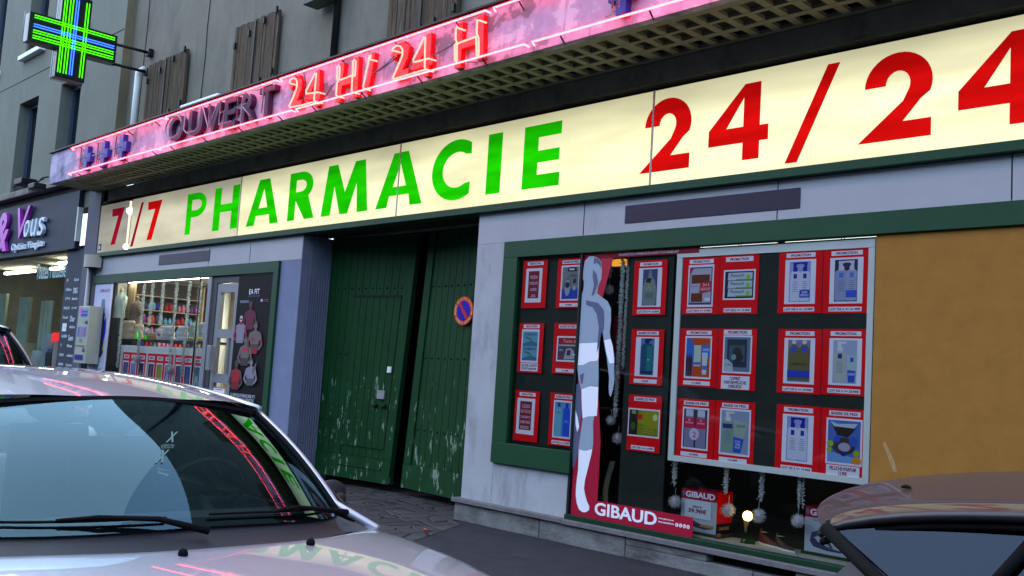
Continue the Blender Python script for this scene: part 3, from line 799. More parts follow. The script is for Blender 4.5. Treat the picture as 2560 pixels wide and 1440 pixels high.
crossprism(-15.84, -15.64, 1.0, M_HOUS, 'housing', GC)
crossprism(-15.638, -15.62, 1.01, mat('cross_face_black', (.006, .012, .008), .35), 'face_panel', GC)
fr_ = MB(); q = [(yc0 + a * 1.06 + (.0), zc0 + b * 1.06) for a, b in cr_]; q.append(q[0])
fr_.tube([(-15.75, y, z) for y, z in q], .008, M_PIPE, 6); fr_.build('wire_guard', GC)
E_CG = emis('cross_green', (.08, 1.0, .002), 1.3); E_CB = emis('cross_blue', (.03, .13, 1.0), 2.6)
def ctube(y0, z0, y1, z1, m, nm): MB().tube([(-15.6 , y0, z0), (-15.6, y1, z1)], .0085, m, 7).build(nm, GC)
for t_, m in ((.07, E_CG), (.15, E_CG), (.26, E_CG), (.35, E_CG), (.46, E_CB), (.54, E_CB), (.81, E_CG), (.9, E_CG)):
    y = yc0 - hw_ + 2 * hw_ * t_
    ctube(y, zc0 - hl + .06, y, zc0 + hl - .06, m, 'neon_tube')
for t_, m in ((.12, E_CG), (.2, E_CG), (.43, E_CB), (.51, E_CB), (.64, E_CG), (.72, E_CG), (.83, E_CG), (.91, E_CG)):
    z = zc0 + hw_ - 2 * hw_ * t_
    MB().tube([(-15.575, yc0 - hl + .05, z), (-15.575, yc0 + hl - .05, z)], .0085, m, 7).build('neon_tube', GC)
for z in (6.36, 6.03):
    MB().tube([(-15.74, yc0 + hl, z), (-15.7, .1, z)], .024, M_BLACKM, 10).build('bracket_arm', GC)
    bx('wall_mount', -15.77, -15.63, .06, .148, z - .06, z + .06, M_BLACKM, GC, .01)

# ================================================================ neighbour: optician
OB = empty('optician_building', (-21, .3, 0), 'pale grey building with tall narrow dark windows above the dark optician shop', 'building')
cols = [(-24.6, -23.4), (-21.74, -20.6), (-19.37, -18.34)]
rowsz = [(3.95, 6.44), (7.45, 9.9)]
wl = MB(); edges = [-40] + [v for c in cols for v in c] + [-16.58]
for i in range(0, len(edges), 2):
    wl.box(edges[i], edges[i + 1], 0, .3, 4.45 if False else 3.9, 11.5, M_PLAST2)
for a, b in cols:
    wl.box(a, b, .001, .3, 6.44, 7.45, M_PLAST2); wl.box(a, b, .001, .3, 9.9, 11.5, M_PLAST2)
wl.box(-16.579, -16.56, .0, .3, 3.9, 11.5, M_OCHRE)  # side face given a yellower colour than the front wall
wl.build('wall', OB)
bx('wall_joint', -40, -16.59, -.004, -.0005, 6.93, 6.945, M_DARK, OB)
M_PANE = mat('dark_window_pane', (.008, .012, .02), .08, spec=.6)
M_WFR = mat('blue_grey_window_frame', (.10, .14, .2), .5)
for a, b in cols:
    for z0, z1 in rowsz:
        f = MB().box(a, a + .07, .2, .26, z0, z1, M_WFR).box(b - .07, b, .2, .26, z0, z1, M_WFR).box(a + .07, b - .07, .2, .26, z1 - .08, z1, M_WFR).box((a + b) / 2 - .04, (a + b) / 2 + .04, .2, .26, z0, z1 - .08, M_WFR)
        fo = f.build('window', OB)
        bx('pane', a, b, .262, .27, z0, z1, M_PANE, fo)
        r = MB().tube([(a, .05, z0 + .75), (b, .05, z0 + .75)], .018, M_BLACKM, 6)
        for k in range(9): r.tube([(a + (b - a) * (k + .5) / 9, .05, z0), (a + (b - a) * (k + .5) / 9, .05, z0 + .75)], .008, M_BLACKM, 5)
        for q in (.15, .3, .45, .6): r.tube([(a, .05, z0 + q), (b, .05, z0 + q)], .008, M_BLACKM, 5)
        r.build('railing', fo)
        if z0 > 5: bx('sill', a - .08, b + .08, -.12, .198, z0 - .1, z0 - .001, M_WHITEP, fo, .01)
# cornice over the shop front
bx('cornice', -40, -16.95, -.22, .25, 4.33, 4.46, M_CONC, OB, .02)
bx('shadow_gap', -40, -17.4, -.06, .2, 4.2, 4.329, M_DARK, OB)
M_SLATE = mat('dark_blue_shop_front', (.028, .042, .075), .6, spec=.25, var=.12, vscale=1.5)
M_PILA = mat('grey_blue_pilaster', (.11, .12, .17), .6, var=.12)
bx('pilaster', -17.3, -16.76, -.03, .3, 0, 4.2, M_PILA, OB, .005)
bx('side_panel', -18.1, -17.32, -.01, .2, 0, 3.17, M_SLATE, OB)
MB().tube([(-16.83, -.07, 0), (-16.83, -.07, 2.9)], .04, M_PIPE, 10).build('downpipe', OB)
OG = glass('optician_glass', (.60, .68, .68), 1.45, .45)
MB().add([(-26, .002, .25), (-18.1, .002, .25), (-18.1, .002, 3.17), (-26, .002, 3.17)], [(0, 1, 2, 3)], OG).build('window_glass', OB)
bx('stall_riser', -26, -18.1, 0.003, .2, 0, .25, M_SLATE, OB)
bx('shop_wall', -40, -26, 0, .2, 0, 4.2, M_SLATE, OB)
rm = MB()
M_OPTW = mat('optician_interior', (.34, .33, .24), .8, var=.2)
rm.box(-26, -17.4, 3.0, 3.1, 0, 3.4, M_OPTW).box(-17.5, -17.4, .25, 3, 0, 3.4, M_OPTW).box(-26, -25.9, .25, 3, 0, 3.4, M_OPTW)
rm.box(-26, -17.4, .25, 3, 3.2, 3.3, M_OPTW).box(-26, -17.4, .21, 3, -.02, .02, M_OPTW)
rm.build('shop_room', OB)
E_WARM = emis('warm_tube', (1, .90, .70), 26)
for (x0, x1, y) in ((-24.9, -23.0, 1.0), (-21.9, -21.3, 1.0), (-20.3, -19.7, .6), (-18.9, -18.6, .5)):
    MB().box(x0, x1, y, y + .08, 3.08, 3.13, E_WARM).build('ceiling_lamp', OB)
# shop sign
OS = empty('optician_sign', (-20, -.1, 3.2), 'dark slate fascia with purple and white raised optician lettering', 'shop sign')
bx('fascia_board', -34, -17.6, -.09, 0.0, 3.17, 4.2, M_SLATE, OS)
bx('end_strip', -17.6, -17.56, -.10, -.01, 3.3, 3.9, M_WHITEP, OS)
M_PURP = pl('purple_letters', (170, 40, 175), rough=.35); M_LWH = pl('silver_white_letters', (205, 222, 232), rough=.4)
ZS = zm(0, 500, 6.546)
def sletter(ch, l, t, r, b, m, bold=.02, shear=.15):
    x0, x1, z0, z1 = RZ(ZS, l, t, r, b, -.16)
    MB().text(ch, x0, x1, z0, z1, -.17, -.11, m, bold, None, shear).build('letter', OS)
sletter('&', -60, 215, 140, 850, M_PURP, .03)
sletter('V', 275, 120, 475, 625, M_PURP, .0)
sletter('o', 398, 335, 480, 605, M_LWH, .0); sletter('u', 510, 310, 600, 590, M_LWH, .0); sletter('s', 620, 285, 720, 575, M_LWH, .0)
x0, x1, z0, z1 = RZ(ZS, 188, 680, 705, 830, -.13)
MB().text('Opticien Visagiste', x0, x1, z0, z1, -.135, -.1, M_LWH, .015).build('lettering', OS)
# white lettering on the window
WT = MB(); x0, x1, z0, z1 = RZ(ZS, 600, 1080, 1110, 1280, -.004); M_DECAL = pl('pale_window_decal', (165, 205, 205), rough=.5)
WT.text('Toutes Mutuelles', x0, x1, z0, z1 + .06, -.006, -.003, M_DECAL, .0)
tag(WT.build('window_lettering'), 'tall pale green lettering stuck on the optician window glass', 'lettering')
# column of small white logos on the dark panel
BP = empty('brand_list', (-17.75, -.01, .8), 'two columns of small white spectacle brand names on the dark panel beside the optician window', 'lettering')
zt = 2.62; random.seed(3)
rows = [('o', 'Dol'), ('Chloe', 'D&G'), ('(TH)', 'kenzo'), ('POLICE', '(cs)'), ('Fred', 'Dior'), ('Ray', 'dolce'), ('GUESS', 'Seen'), ('T', 'Boss'), ('DVH', 'rodenst'), ('ovvo', 'Carrera'), ('CHROME', 'Swiss')]
for i, (a_, b_) in enumerate(rows):
    z = zt - i * .165
    for k, s in enumerate((a_, b_)):
        xx = -17.98 + k * .34 + random.uniform(-.02, .02); wv = .1 + .03 * len(s) if len(s) > 1 else .06; wv = min(wv, .27)
        LG = MB(); LG.text(s, xx, xx + wv, z - .02 - (.05 if s in ('D&G', 'Dior', 'Seen') else 0), z + .03, -.014, -.0115, M_LWH, .01); LG.build('brand_name', BP)
bx('logo_tile', -17.99, -17.79, -.0105, -.0102, 1.72, 1.86, M_WHITEP, BP); bx('logo_tile', -17.99, -17.82, -.0105, -.0102, .72, .8, M_WHITEP, BP)

# ================================================================ promotion posters
M_RED = pl('poster_red', (238, 8, 22), rough=.6, spec=.15, var=.06, vscale=8)
M_PAPER = pl('poster_paper', (236, 238, 253), rough=.6, var=.03)
M_INK = pl('plum_ink', (120, 10, 70), rough=.6)
M_PANEL = mat('dark_green_board', (.02, .032, .026), .75, var=.25, vscale=3)
def pc(rgb): return pl('print_%d_%d_%d' % rgb, rgb, rough=.55)
class Pic:
    """printed picture in fractions of its own sheet, each layer 0.7 mm proud of the last"""
    def __init__(s, rect, y): s.x0, s.x1, s.z0, s.z1 = rect; s.y = y; s.mb = MB(); s.k = 0
    def X(s, u): return s.x0 + (s.x1 - s.x0) * u
    def Z(s, v): return s.z0 + (s.z1 - s.z0) * v
    def lay(s): s.k += 1; return s.y - .00035 * s.k, s.y - .00035 * (s.k - 1)
    def r(s, a, b, c, d, rgb): y0, y1 = s.lay(); s.mb.box(s.X(a), s.X(c), y0, y1, s.Z(b), s.Z(d), pc(rgb)); return s
    def p(s, pts, rgb): y0, y1 = s.lay(); s.mb.poly([(s.X(a), s.Z(b)) for a, b in pts], y0, y1, pc(rgb)); return s
    def e(s, cx, cy, rx, ry, rgb): return s.p([(cx + rx * math.cos(2 * math.pi * i / 20), cy + ry * math.sin(2 * math.pi * i / 20)) for i in range(20)], rgb)
    def t(s, txt, a, b, c, d, rgb, bold=.01): y0, y1 = s.lay(); s.mb.text(txt, s.X(a), s.X(c), s.Z(b), s.Z(d), y0, y1, pc(rgb), bold); return s
    def lines(s, a, b, c, d, n, rgb):
        y0, y1 = s.lay()
        for i in range(n):
            z = b + (d - b) * (i + .5) / n; q = .15 * ((i * 7) % 3)/2 * (c - a)
            s.mb.box(s.X(a + q), s.X(c - q), y0, y1, s.Z(z) - .0018, s.Z(z) + .0018, pc(rgb))
        return s
def pump(P, cx, w, z0, z1, body, cap, label=(20, 30, 150), nozzle=1, strip=None):
    h = z1 - z0
    P.p([(cx - w, z0 + .03), (cx - w * .8, z0), (cx + w * .8, z0), (cx + w, z0 + .03), (cx + w, z1 - .28 * h), (cx + w * .7, z1 - .23 * h), (cx - w * .7, z1 - .23 * h), (cx - w, z1 - .28 * h)], body)
    P.p([(cx - w * .45, z1 - .24 * h), (cx + w * .45, z1 - .24 * h), (cx + w * .45, z1 - .14 * h), (cx + w * .2, z1 - .12 * h), (cx + w * .2, z1 - .06 * h), (cx + w * 1.1 * nozzle, z1 - .04 * h), (cx + w * 1.0 * nozzle, z1), (cx - w * .5 * nozzle, z1), (cx - w * .4 * nozzle, z1 - .12 * h), (cx - w * .45, z1 - .14 * h)] if nozzle > 0 else
        [(cx + w * .45, z1 - .24 * h), (cx - w * .45, z1 - .24 * h), (cx - w * .45, z1 - .14 * h), (cx - w * .2, z1 - .12 * h), (cx - w * .2, z1 - .06 * h), (cx - w * 1.1, z1 - .04 * h), (cx - w * 1.0, z1), (cx + w * .5, z1), (cx + w * .4, z1 - .12 * h), (cx + w * .45, z1 - .14 * h)], cap)
    if label: P.r(cx - w * .35, z1 - .42 * h, cx + w * .35, z1 - .30 * h, label)
    P.lines(cx - w * .6, z1 - .78 * h, cx + w * .6, z1 - .48 * h, 6, (110, 115, 150))
    if strip: P.r(cx - w, z0 + .08 * h, cx + w, z0 + .26 * h, strip)
def pic_blue2(P): P.r(.12, .02, .86, .98, (150, 165, 215)); pump(P, .33, .17, .04, .96, (208, 214, 240), (15, 20, 165)); pump(P, .67, .17, .04, .96, (208, 214, 240), (15, 20, 165), nozzle=-1)
def pic_blue2s(P): pic_blue2(P); P.r(.5, .12, .86, .30, (40, 70, 190)); P.t('OFFRE\nSPÉCIALE', .54, .15, .82, .27, (225, 230, 250))
def pic_white2(P): P.r(.12, .02, .86, .98, (40, 42, 70)); pump(P, .34, .2, .04, .95, (150, 160, 200), (205, 205, 230), (70, 120, 220)); pump(P, .68, .17, .04, .95, (160, 170, 205), (205, 205, 230), (70, 120, 220), -1, (50, 90, 210))
def pic_gold2(P):
    P.r(.1, .02, .88, .98, (130, 125, 165))
    for cx in (.31, .68): P.p([(cx - .19, .05), (cx + .19, .05), (cx + .19, .78), (cx + .08, .86), (cx + .08, .96), (cx - .08, .96), (cx - .08, .86), (cx - .19, .78)], (105, 98, 50)); P.r(cx - .08, .7, cx + .08, .82, (40, 80, 215)); P.e(cx, .93, .08, .05, (215, 205, 225))
    P.r(.1, .12, .88, .28, (30, 60, 190)); P.t('LIPIKAR', .2, .4, .8, .45, (60, 60, 40))
def pic_pump_tube(P): P.r(.1, .02, .88, .98, (165, 178, 210)); pump(P, .33, .2, .04, .95, (178, 190, 185), (215, 220, 225), (30, 50, 130)); P.p([(.62, .05), (.82, .05), (.9, .62), (.55, .66)], (170, 200, 200)); P.p([(.62, .05), (.82, .05), (.85, .3), (.59, .32)], (30, 80, 200)); P.r(.68, .5, .78, .6, (30, 80, 200)); P.t('CADEAU', .62, .2, .83, .26, (225, 235, 250))
def pic_uriage(P): P.r(.02, .02, .98, .98, (140, 158, 188)); pump(P, .26, .2, .05, .96, (130, 160, 150), (205, 215, 215), None); P.r(.08, .58, .42, .68, (30, 40, 110)); P.p([(.48, .06), (.7, .05), (.95, .72), (.48, .76)], (158, 175, 165)); P.p([(.47, .06), (.72, .05), (.82, .36), (.47, .4)], (25, 85, 205)); P.t('URIAGE', .55, .62, .86, .68, (50, 80, 80)); P.t('VOTRE\nCRÈME\nMAINS', .52, .14, .72, .32, (200, 215, 240))
def pic_eau(P):
    P.r(.02, .02, .98, .98, (45, 45, 75))
    for cx in (.26, .74): P.p([(cx - .2, .03), (cx + .2, .03), (cx + .2, .72), (cx + .15, .78), (cx + .15, .97), (cx - .15, .97), (cx - .15, .78), (cx - .2, .72)], (130, 132, 165)); P.r(cx - .21, .5, cx + .21, .76, (205, 25, 75)); P.t('eau\nprécieuse', cx - .15, .6, cx + .15, .73, (235, 190, 215)); P.r(cx - .15, .8, cx + .15, .97, (195, 200, 225))
    P.e(.48, .36, .2, .15, (200, 200, 225)); P.t('2', .42, .28, .56, .42, (205, 20, 110))
def pic_fluo(P):
    P.r(.02, .02, .98, .98, (25, 30, 60))
    for i in range(3):
        z = .08 + i * .29; P.p([(.12, z), (.94, z), (.94, z + .27), (.14, z + .27)], (190, 205, 220)); P.t('Fluocaril', .22, z + .12, .66, z + .23, (30, 50, 110)); P.r(.4, z, .94, z + .045, (120, 190, 40)); P.e(.8, z + .12, .06, .075, (130, 205, 40))
def pic_caps(P):
    P.r(.02, .03, .98, .97, (60, 60, 120)); P.r(.06, .5, .94, .94, (185, 180, 200)); P.r(.06, .08, .94, .49, (180, 178, 198))
    P.r(.12, .56, .88, .78, (105, 45, 25)); P.r(.12, .10, .6, .32, (110, 45, 22)); P.p([(.45, .3), (.95, .36), (.98, .62), (.5, .58)], (190, 25, 45)); P.t('3+1', .6, .48, .86, .56, (235, 200, 215)); P.t('GRATUIT', .52, .38, .93, .45, (235, 200, 215)); P.r(.7, .12, .92, .2, (225, 228, 245)); P.p([(.06, .94), (.06, .8), (.2, .94)], (205, 40, 60))
def pic_sun(P):
    P.r(.02, .02, .98, .98, (200, 75, 20)); P.p([(.02, .02), (.28, .02), (.34, .8), (.14, .98), (.02, .98)], (45, 110, 205)); P.r(.34, .28, .62, .8, (190, 210, 195)); P.r(.34, .32, .62, .38, (40, 110, 205)); P.r(.66, .5, .98, .8, (45, 120, 215)); P.t('OFFERT', .7, .66, .97, .72, (225, 235, 245)); P.p([(.7, .08), (.86, .08), (.9, .62), (.67, .62)], (195, 215, 225)); P.r(.7, .2, .88, .3, (40, 120, 215))
    for x in (.07, .16, .24): P.p([(x - .03, .05), (x + .03, .05), (x + .04, .45), (x, .6), (x - .04, .45)], (60, 38, 50))
def pic_coffret(P): P.r(.02, .02, .98, .98, (105, 125, 150)); P.r(.12, .14, .86, .92, (40, 52, 70)); P.r(.2, .3, .78, .75, (70, 92, 110)); P.e(.5, .56, .17, .14, (55, 50, 55)); P.e(.52, .42, .22, .14, (45, 42, 48)); P.e(.38, .42, .09, .08, (110, 165, 170)); P.p([(.02, .02), (.38, .02), (.34, .24), (.14, .36), (.02, .34)], (180, 195, 205)); P.t('Lulu', .06, .18, .28, .24, (40, 50, 60))
def pic_peluche(P):
    P.r(.02, .02, .98, .98, (70, 110, 190)); P.p([(.02, .02), (.98, .02), (.98, .12), (.5, .2), (.02, .26)], (110, 160, 220)); P.p([(.12, .9), (.85, .82), (.62, .6), (.3, .64)], (42, 26, 34)); P.e(.5, .4, .34, .2, (60, 52, 62)); P.e(.52, .38, .18, .1, (170, 165, 190)); P.e(.1, .44, .1, .07, (165, 185, 20)); P.e(.08, .3, .08, .06, (160, 185, 20)); P.e(.88, .26, .1, .07, (150, 180, 20)); P.e(.88, .1, .14, .08, (215, 140, 20)); P.e(.5, .22, .09, .05, (35, 25, 150)); P.p([(.1, .95), (.3, .9), (.9, .93), (.8, .82), (.2, .84)], (190, 205, 215)); P.e(.78, .52, .12, .12, (50, 90, 190)); P.e(.3, .55, .1, .08, (40, 80, 200))
def pic_text(lines):
    def f(P):
        P.r(.14, .10, .86, .94, (140, 14, 50)); n = len(lines)
        for i, (s, wd) in enumerate(lines):
            z = .9 - (i + 1) * .78 / n; P.t(s, .5 - wd / 2, z + .01, .5 + wd / 2, z + .01 + .09, (225, 195, 215))
        P.r(.28, .9 - .78 / n - .004, .72, .9 - .78 / n + .002, (225, 195, 215))
    return f
def pic_meter(P): P.r(.04, .02, .96, .98, (130, 135, 130)); P.r(.04, .02, .96, .32, (30, 65, 190)); P.p([(.3, .86), (.38, .97), (.8, .97), (.86, .86), (.78, .84), (.4, .84)], (20, 20, 35)); P.r(.42, .88, .72, .93, (215, 220, 235)); P.e(.36, .36, .2, .28, (60, 65, 90)); P.e(.36, .36, .16, .25, (160, 165, 190)); P.e(.36, .44, .13, .09, (35, 38, 60)); P.e(.76, .55, .1, .08, (55, 55, 75)); P.e(.76, .34, .09, .07, (170, 175, 190)); P.lines(.4, .66, .9, .78, 3, (70, 75, 80))
def pic_xls(P):
    P.r(.04, .04, .96, .96, (110, 165, 190))
    for z in (.5, .04): P.p([(.04, z), (.96, z), (.96, z + .1), (.5, z + .16), (.04, z + .06)], (50, 120, 165)); P.t('XLS MEDICAL', .12, z + .33, .9, z + .41, (30, 70, 110)); P.p([(.2, z + .3), (.5, z + .26), (.74, z + .08), (.8, z + .13), (.78, z), (.62, z + .06), (.69, z + .08), (.48, z + .2), (.2, z + .25)], (50, 130, 70))
def pic_torm(P): P.r(.03, .03, .97, .97, (70, 72, 90)); P.r(.03, .7, .97, .97, (175, 20, 35)); P.t('Torm', .28, .76, .7, .9, (225, 190, 195)); P.e(.84, .82, .06, .07, (225, 140, 120)); P.r(.06, .62, .9, .68, (190, 190, 205)); P.p([(.34, .06), (.86, .08), (.82, .42), (.66, .54), (.44, .5)], (175, 180, 195)); P.p([(.46, .22), (.66, .22), (.68, .46), (.5, .46)], (150, 20, 40)); P.r(.5, .26, .63, .42, (50, 55, 75)); P.r(.05, .12, .32, .2, (190, 25, 45)); P.lines(.08, .4, .3, .5, 3, (180, 185, 205)); P.r(.78, .24, .94, .3, (225, 228, 245))
def pic_uri2(P):
    P.r(.04, .02, .96, .98, (95, 150, 205)); P.p([(.1, .04), (.44, .04), (.44, .76), (.36, .84), (.16, .84), (.1, .76)], (110, 185, 205)); P.p([(.54, .04), (.94, .04), (.94, .76), (.86, .84), (.62, .84), (.54, .76)], (25, 85, 220)); P.r(.2, .84, .36, .96, (20, 50, 175)); P.r(.66, .84, .82, .96, (20, 50, 175)); P.t('URIAGE', .14, .66, .4, .71, (40, 90, 130)); P.t('EAU\nTHERMALE', .6, .42, .88, .5, (150, 190, 240))
def pic_lotion(P): P.r(.16, .01, .84, .99, (70, 78, 125)); P.p([(.18, .06), (.26, .02), (.74, .02), (.8, .08), (.8, .5), (.7, .7), (.58, .8), (.56, .96), (.44, .96), (.42, .8), (.26, .7), (.18, .5)], (125, 140, 140)); P.p([(.3, .64), (.52, .62), (.58, .74), (.36, .76)], (20, 30, 35)); P.p([(.34, .42), (.46, .58), (.6, .42), (.55, .42), (.46, .52), (.39, .42)], (125, 190, 60)); P.lines(.26, .2, .72, .36, 5, (75, 85, 95))
def pic_gel(P): P.r(.2, .01, .84, .99, (95, 130, 185)); P.p([(.22, .05), (.3, .02), (.74, .02), (.8, .06), (.8, .76), (.7, .85), (.32, .85), (.22, .76)], (18, 80, 120)); P.r(.5, .1, .76, .78, (20, 125, 125)); P.r(.22, .05, .8, .12, (20, 35, 85)); P.p([(.42, .85), (.6, .85), (.62, .92), (.76, .95), (.7, .99), (.44, .99), (.36, .94)], (18, 30, 90)); P.e(.58, .42, .03, .02, (190, 225, 230))
def pic_noctamed(P): P.r(.01, .02, .99, .98, (125, 135, 15)); P.r(.01, .02, .3, .98, (25, 32, 22)); P.p([(.3, .5), (.98, .3), (.98, .95), (.4, .98)], (150, 155, 10)); P.e(.88, .74, .08, .13, (215, 215, 150)); P.r(.28, .62, .46, .82, (205, 25, 30)); P.r(.1, .82, .24, .95, (150, 160, 110)); P.lines(.45, .1, .9, .4, 4, (175, 185, 60)); P.e(.16, .35, .08, .16, (70, 90, 30))
def poster(rect, title, price, pic, label, y=.012, prect=(.15, .15, .85, .86), group='red promotion posters in the right window', tilt=True, trect=(.17, .895, .83, .965), pr=(.14, .03, .84, .10)):
    x0, x1, z0, z1 = rect; W_, H2 = x1 - x0, z1 - z0
    E_ = empty('promotion_poster', ((x0 + x1) / 2, y, z0), label, 'poster', group)
    bx('red_card', x0, x1, y, y + .002, z0, z1, M_RED, E_)
    yy = y - .0006
    a = MB().box(x0 + W_ * trect[0], x0 + W_ * trect[2], yy, y, z0 + H2 * trect[1], z0 + H2 * trect[3], M_PAPER)
    wd = min(.86, .075 * len(title)); c = (trect[0] + trect[2]) / 2; tw = (trect[2] - trect[0]) * wd / 2; zc = (trect[1] + trect[3]) / 2; hh = (trect[3] - trect[1]) * .30
    a.text(title, x0 + W_ * (c - tw), x0 + W_ * (c + tw), z0 + H2 * (zc - hh), z0 + H2 * (zc + hh), yy - .0006, yy, M_INK, .03)
    a.build('title_label', E_)
    if price:
        n = price.count('\n') + 1
        top = pr[1] + (pr[3] - pr[1]) * n * (1.12 if n > 1 else 1)
        a = MB().box(x0 + W_ * pr[0], x0 + W_ * pr[2], yy, y, z0 + H2 * pr[1], z0 + H2 * top, M_PAPER)
        wd = min(.92, .056 * max(len(q) for q in price.split('\n'))); c = (pr[0] + pr[2]) / 2; tw = (pr[2] - pr[0]) * wd / 2
        a.text(price, x0 + W_ * (c - tw), x0 + W_ * (c + tw), z0 + H2 * (pr[1] + .016), z0 + H2 * (top - .016), yy - .0006, yy, M_INK, .03)
        a.build('price_label', E_)
    a = prect
    r = (x0 + W_ * a[0], x0 + W_ * a[2], z0 + H2 * a[1], z0 + H2 * a[3])
    P = Pic(r, yy); P.mb.box(r[0], r[1], yy, y, r[2], r[3], M_PAPER)
    q = Pic((r[0] + .008, r[1] - .008, r[2] + .008, r[3] - .008), yy); pic(q)
    P.mb.v += []; off = len(P.mb.v)
    for f, mi, sm in zip(q.mb.f, q.mb.m, q.mb.sm):
        P.mb.f.append(tuple(i + off for i in f)); P.mb.m.append(P.mb.mi(q.mb.mats[mi])); P.mb.sm.append(sm)
    P.mb.v += q.mb.v
    P.mb.build('picture', E_)
    return E_
PW = (.12, .17, .86, .86)
poster(RZ(Z6, 243, 260, 415, 605), 'REDUCTION', '', pic_text([('WELEDA', .52), ('2 PRODUITS', .6), ('ACHETES', .44), ('-20%', .34)]), 'red poster reading WELEDA 2 produits achetes -20%, top left of the narrow pane', prect=(.13, .12, .8, .83))
poster(RZ(Z6, 490, 247, 683, 604), 'BAISSE DE PRIX', '19.90€', pic_meter, 'red poster with a glucose meter on a blue and grey pack')
poster(RZ(Z6, 212, 712, 388, 1070), 'REDUCTION', '-5€ SUR LA BOITE\nDE 60 Comprimés', pic_xls, 'red poster with two turquoise XLS MEDICAL boxes', prect=(.12, .2, .83, .87))
poster(RZ(Z6, 463, 712, 660, 1080), 'BAISSE DE PRIX', '21.90€', pic_torm, 'red poster with a blood pressure monitor box reading Torm', prect=(.13, .24, .93, .74))
poster(RZ(Z8, 190, 50, 372, 432), 'REDUCTION', '', pic_text([('-5 EUROS', .5), ('SUR TOUS LES', .6), ('COMPLÉMENTS', .62), ('ALIMENTAIRES', .6), ('MINCEUR', .5)]), 'red poster reading -5 EUROS sur tous les compléments alimentaires minceur', prect=(.1, .14, .83, .85))
poster(RZ(Z8, 452, 68, 650, 468), 'BAISSE DE PRIX', 'LOT DE 2 => 15.90€', pic_uri2, 'red poster with one pale blue and one bright blue bottle, bottom of the narrow pane')
poster(RZ(Z6, 1042, 260, 1278, 655), 'PROMOTION', 'LOT DE 2 => 14.80€', pic_lotion, 'red poster with a single grey green lotion bottle between tinsel and white board')
poster(RZ(Z6, 1020, 757, 1255, 1158), 'BAISSE DE PRIX', '9.80€', pic_gel, 'red poster with one dark teal shower gel bottle')
poster(RZ(Z8, 1040, 85, 1290, 510), 'BAISSE DE PRIX', 'LOT DE 3 => 14.90€', pic_noctamed, 'red poster with a yellow green picture and a small dark bottle', prect=(.01, .26, .96, .76))
poster(RZ(Z7, 97, 182, 295, 492), 'PROMOTION', 'LOT DE 4 => 9.90€', pic_caps, 'red poster with brown and white boxes marked 3+1 GRATUIT', prect=(.15, .13, .85, .87))
poster(RZ(Z7, 297, 168, 510, 490), 'PROMOTION', 'LOT DE 6 => 15.00€', pic_fluo, 'red poster with three green and white Fluocaril toothpaste boxes', prect=(.11, .24, .92, .75), trect=(.15, .89, .85, .97))
poster(RZ(Z7, 620, 145, 858, 486), 'PROMOTION', 'LOT DE 2 => 19.90€', pic_blue2s, 'red poster with two blue capped pump bottles, one with a blue offer band, top row')
poster(RZ(Z7, 862, 132, 1120, 486), 'PROMOTION', 'LOT DE 2 => 21.90€', pic_white2, 'red poster with two white pump bottles on a black ground, top right corner')
poster(RZ(Z7, 78, 570, 285, 888), 'PROMOTION', '11.90€', pic_sun, 'red poster with an orange and blue sun cream pack', prect=(.15, .14, .85, .87))
poster(RZ(Z7, 287, 570, 498, 905), 'PROMOTION', 'COFFRET\nPARFUM+PELUCHE\n9.90€UROS', pic_coffret, 'red poster with a dark gift box reading COFFRET PARFUM+PELUCHE', prect=(.14, .27, .88, .89), trect=(.14, .9, .86, .98), pr=(.12, .01, .85, .075))
poster(RZ(Z7, 614, 572, 853, 925), 'PROMOTION', 'LOT DE 2 => 19.90€', pic_gold2, 'red poster with two olive gold bottles and a blue band')
poster(RZ(Z7, 857, 572, 1112, 935), 'PROMOTION', 'LOT DE 2 => 29.90€', pic_pump_tube, 'red poster with a white pump bottle beside a small blue ended tube')
poster(RZ(Z7, 64, 955, 268, 1280), 'BAISSE DE PRIX', '10.90€', pic_eau, 'red poster with two pink banded eau précieuse bottles and a big 2')
poster(RZ(Z7, 270, 967, 488, 1312), 'BAISSE DE PRIX', '12.50€', pic_uriage, 'red poster with a pump bottle and a URIAGE tube on a pale ground', prect=(.13, .14, .9, .88))
poster(RZ(Z7, 604, 988, 845, 1360), 'PROMOTION', 'LOT DE 2 => 19.90€', pic_blue2, 'red poster with two blue capped pump bottles, bottom row')
poster(RZ(Z7, 848, 1008, 1108, 1392), 'BAISSE DE PRIX', 'PELUCHE+PARFUM\n12.90€', pic_peluche, 'red poster with a colourful fruit and soft toy picture reading PELUCHE+PARFUM', prect=(.12, .2, .88, .86))
# white framed board and plain dark boards behind the posters
BD = empty('poster_board', (-3.9, .02, .82), 'white framed dark green board carrying twelve red posters in the right window', 'display board')
bx0, bx1, bz0, bz1 = -4.738, -3.075, .812, 2.492
bx('backing', bx0 + .05, bx1 - .045, .018, .024, bz0 + .045, bz1 - .055, M_PANEL, BD)
f = MB().box(bx0, bx0 + .055, .006, .03, bz0 + .046, bz1 - .062, M_WHITEP).box(bx1 - .047, bx1, .006, .03, bz0 + .046, bz1 - .062, M_WHITEP)
f.box(bx0, bx1, .005, .03, bz0, bz0 + .045, M_WHITEP).box(bx0, bx1, .005, .03, bz1 - .061, bz1, M_WHITEP)
f.build('frame', BD, .002)
for xx in (-4.52, -4.16, -3.32):
    MB().tube([(xx + .012 * math.cos(k * .7), .02, bz1 + .012 + .012 * math.sin(k * .7)) for k in range(10)], .003, M_BLACKM, 5).build('hanging_ring', BD)
tag(bx('backdrop_panel', -6.53, -5.79, .03, .04, .79, 2.51, M_PANEL), 'dark green panel behind the six posters of the narrow pane', 'panel')
xa, xb = F(1566, 850, .03)[0], F(1676, 850, .03)[0]
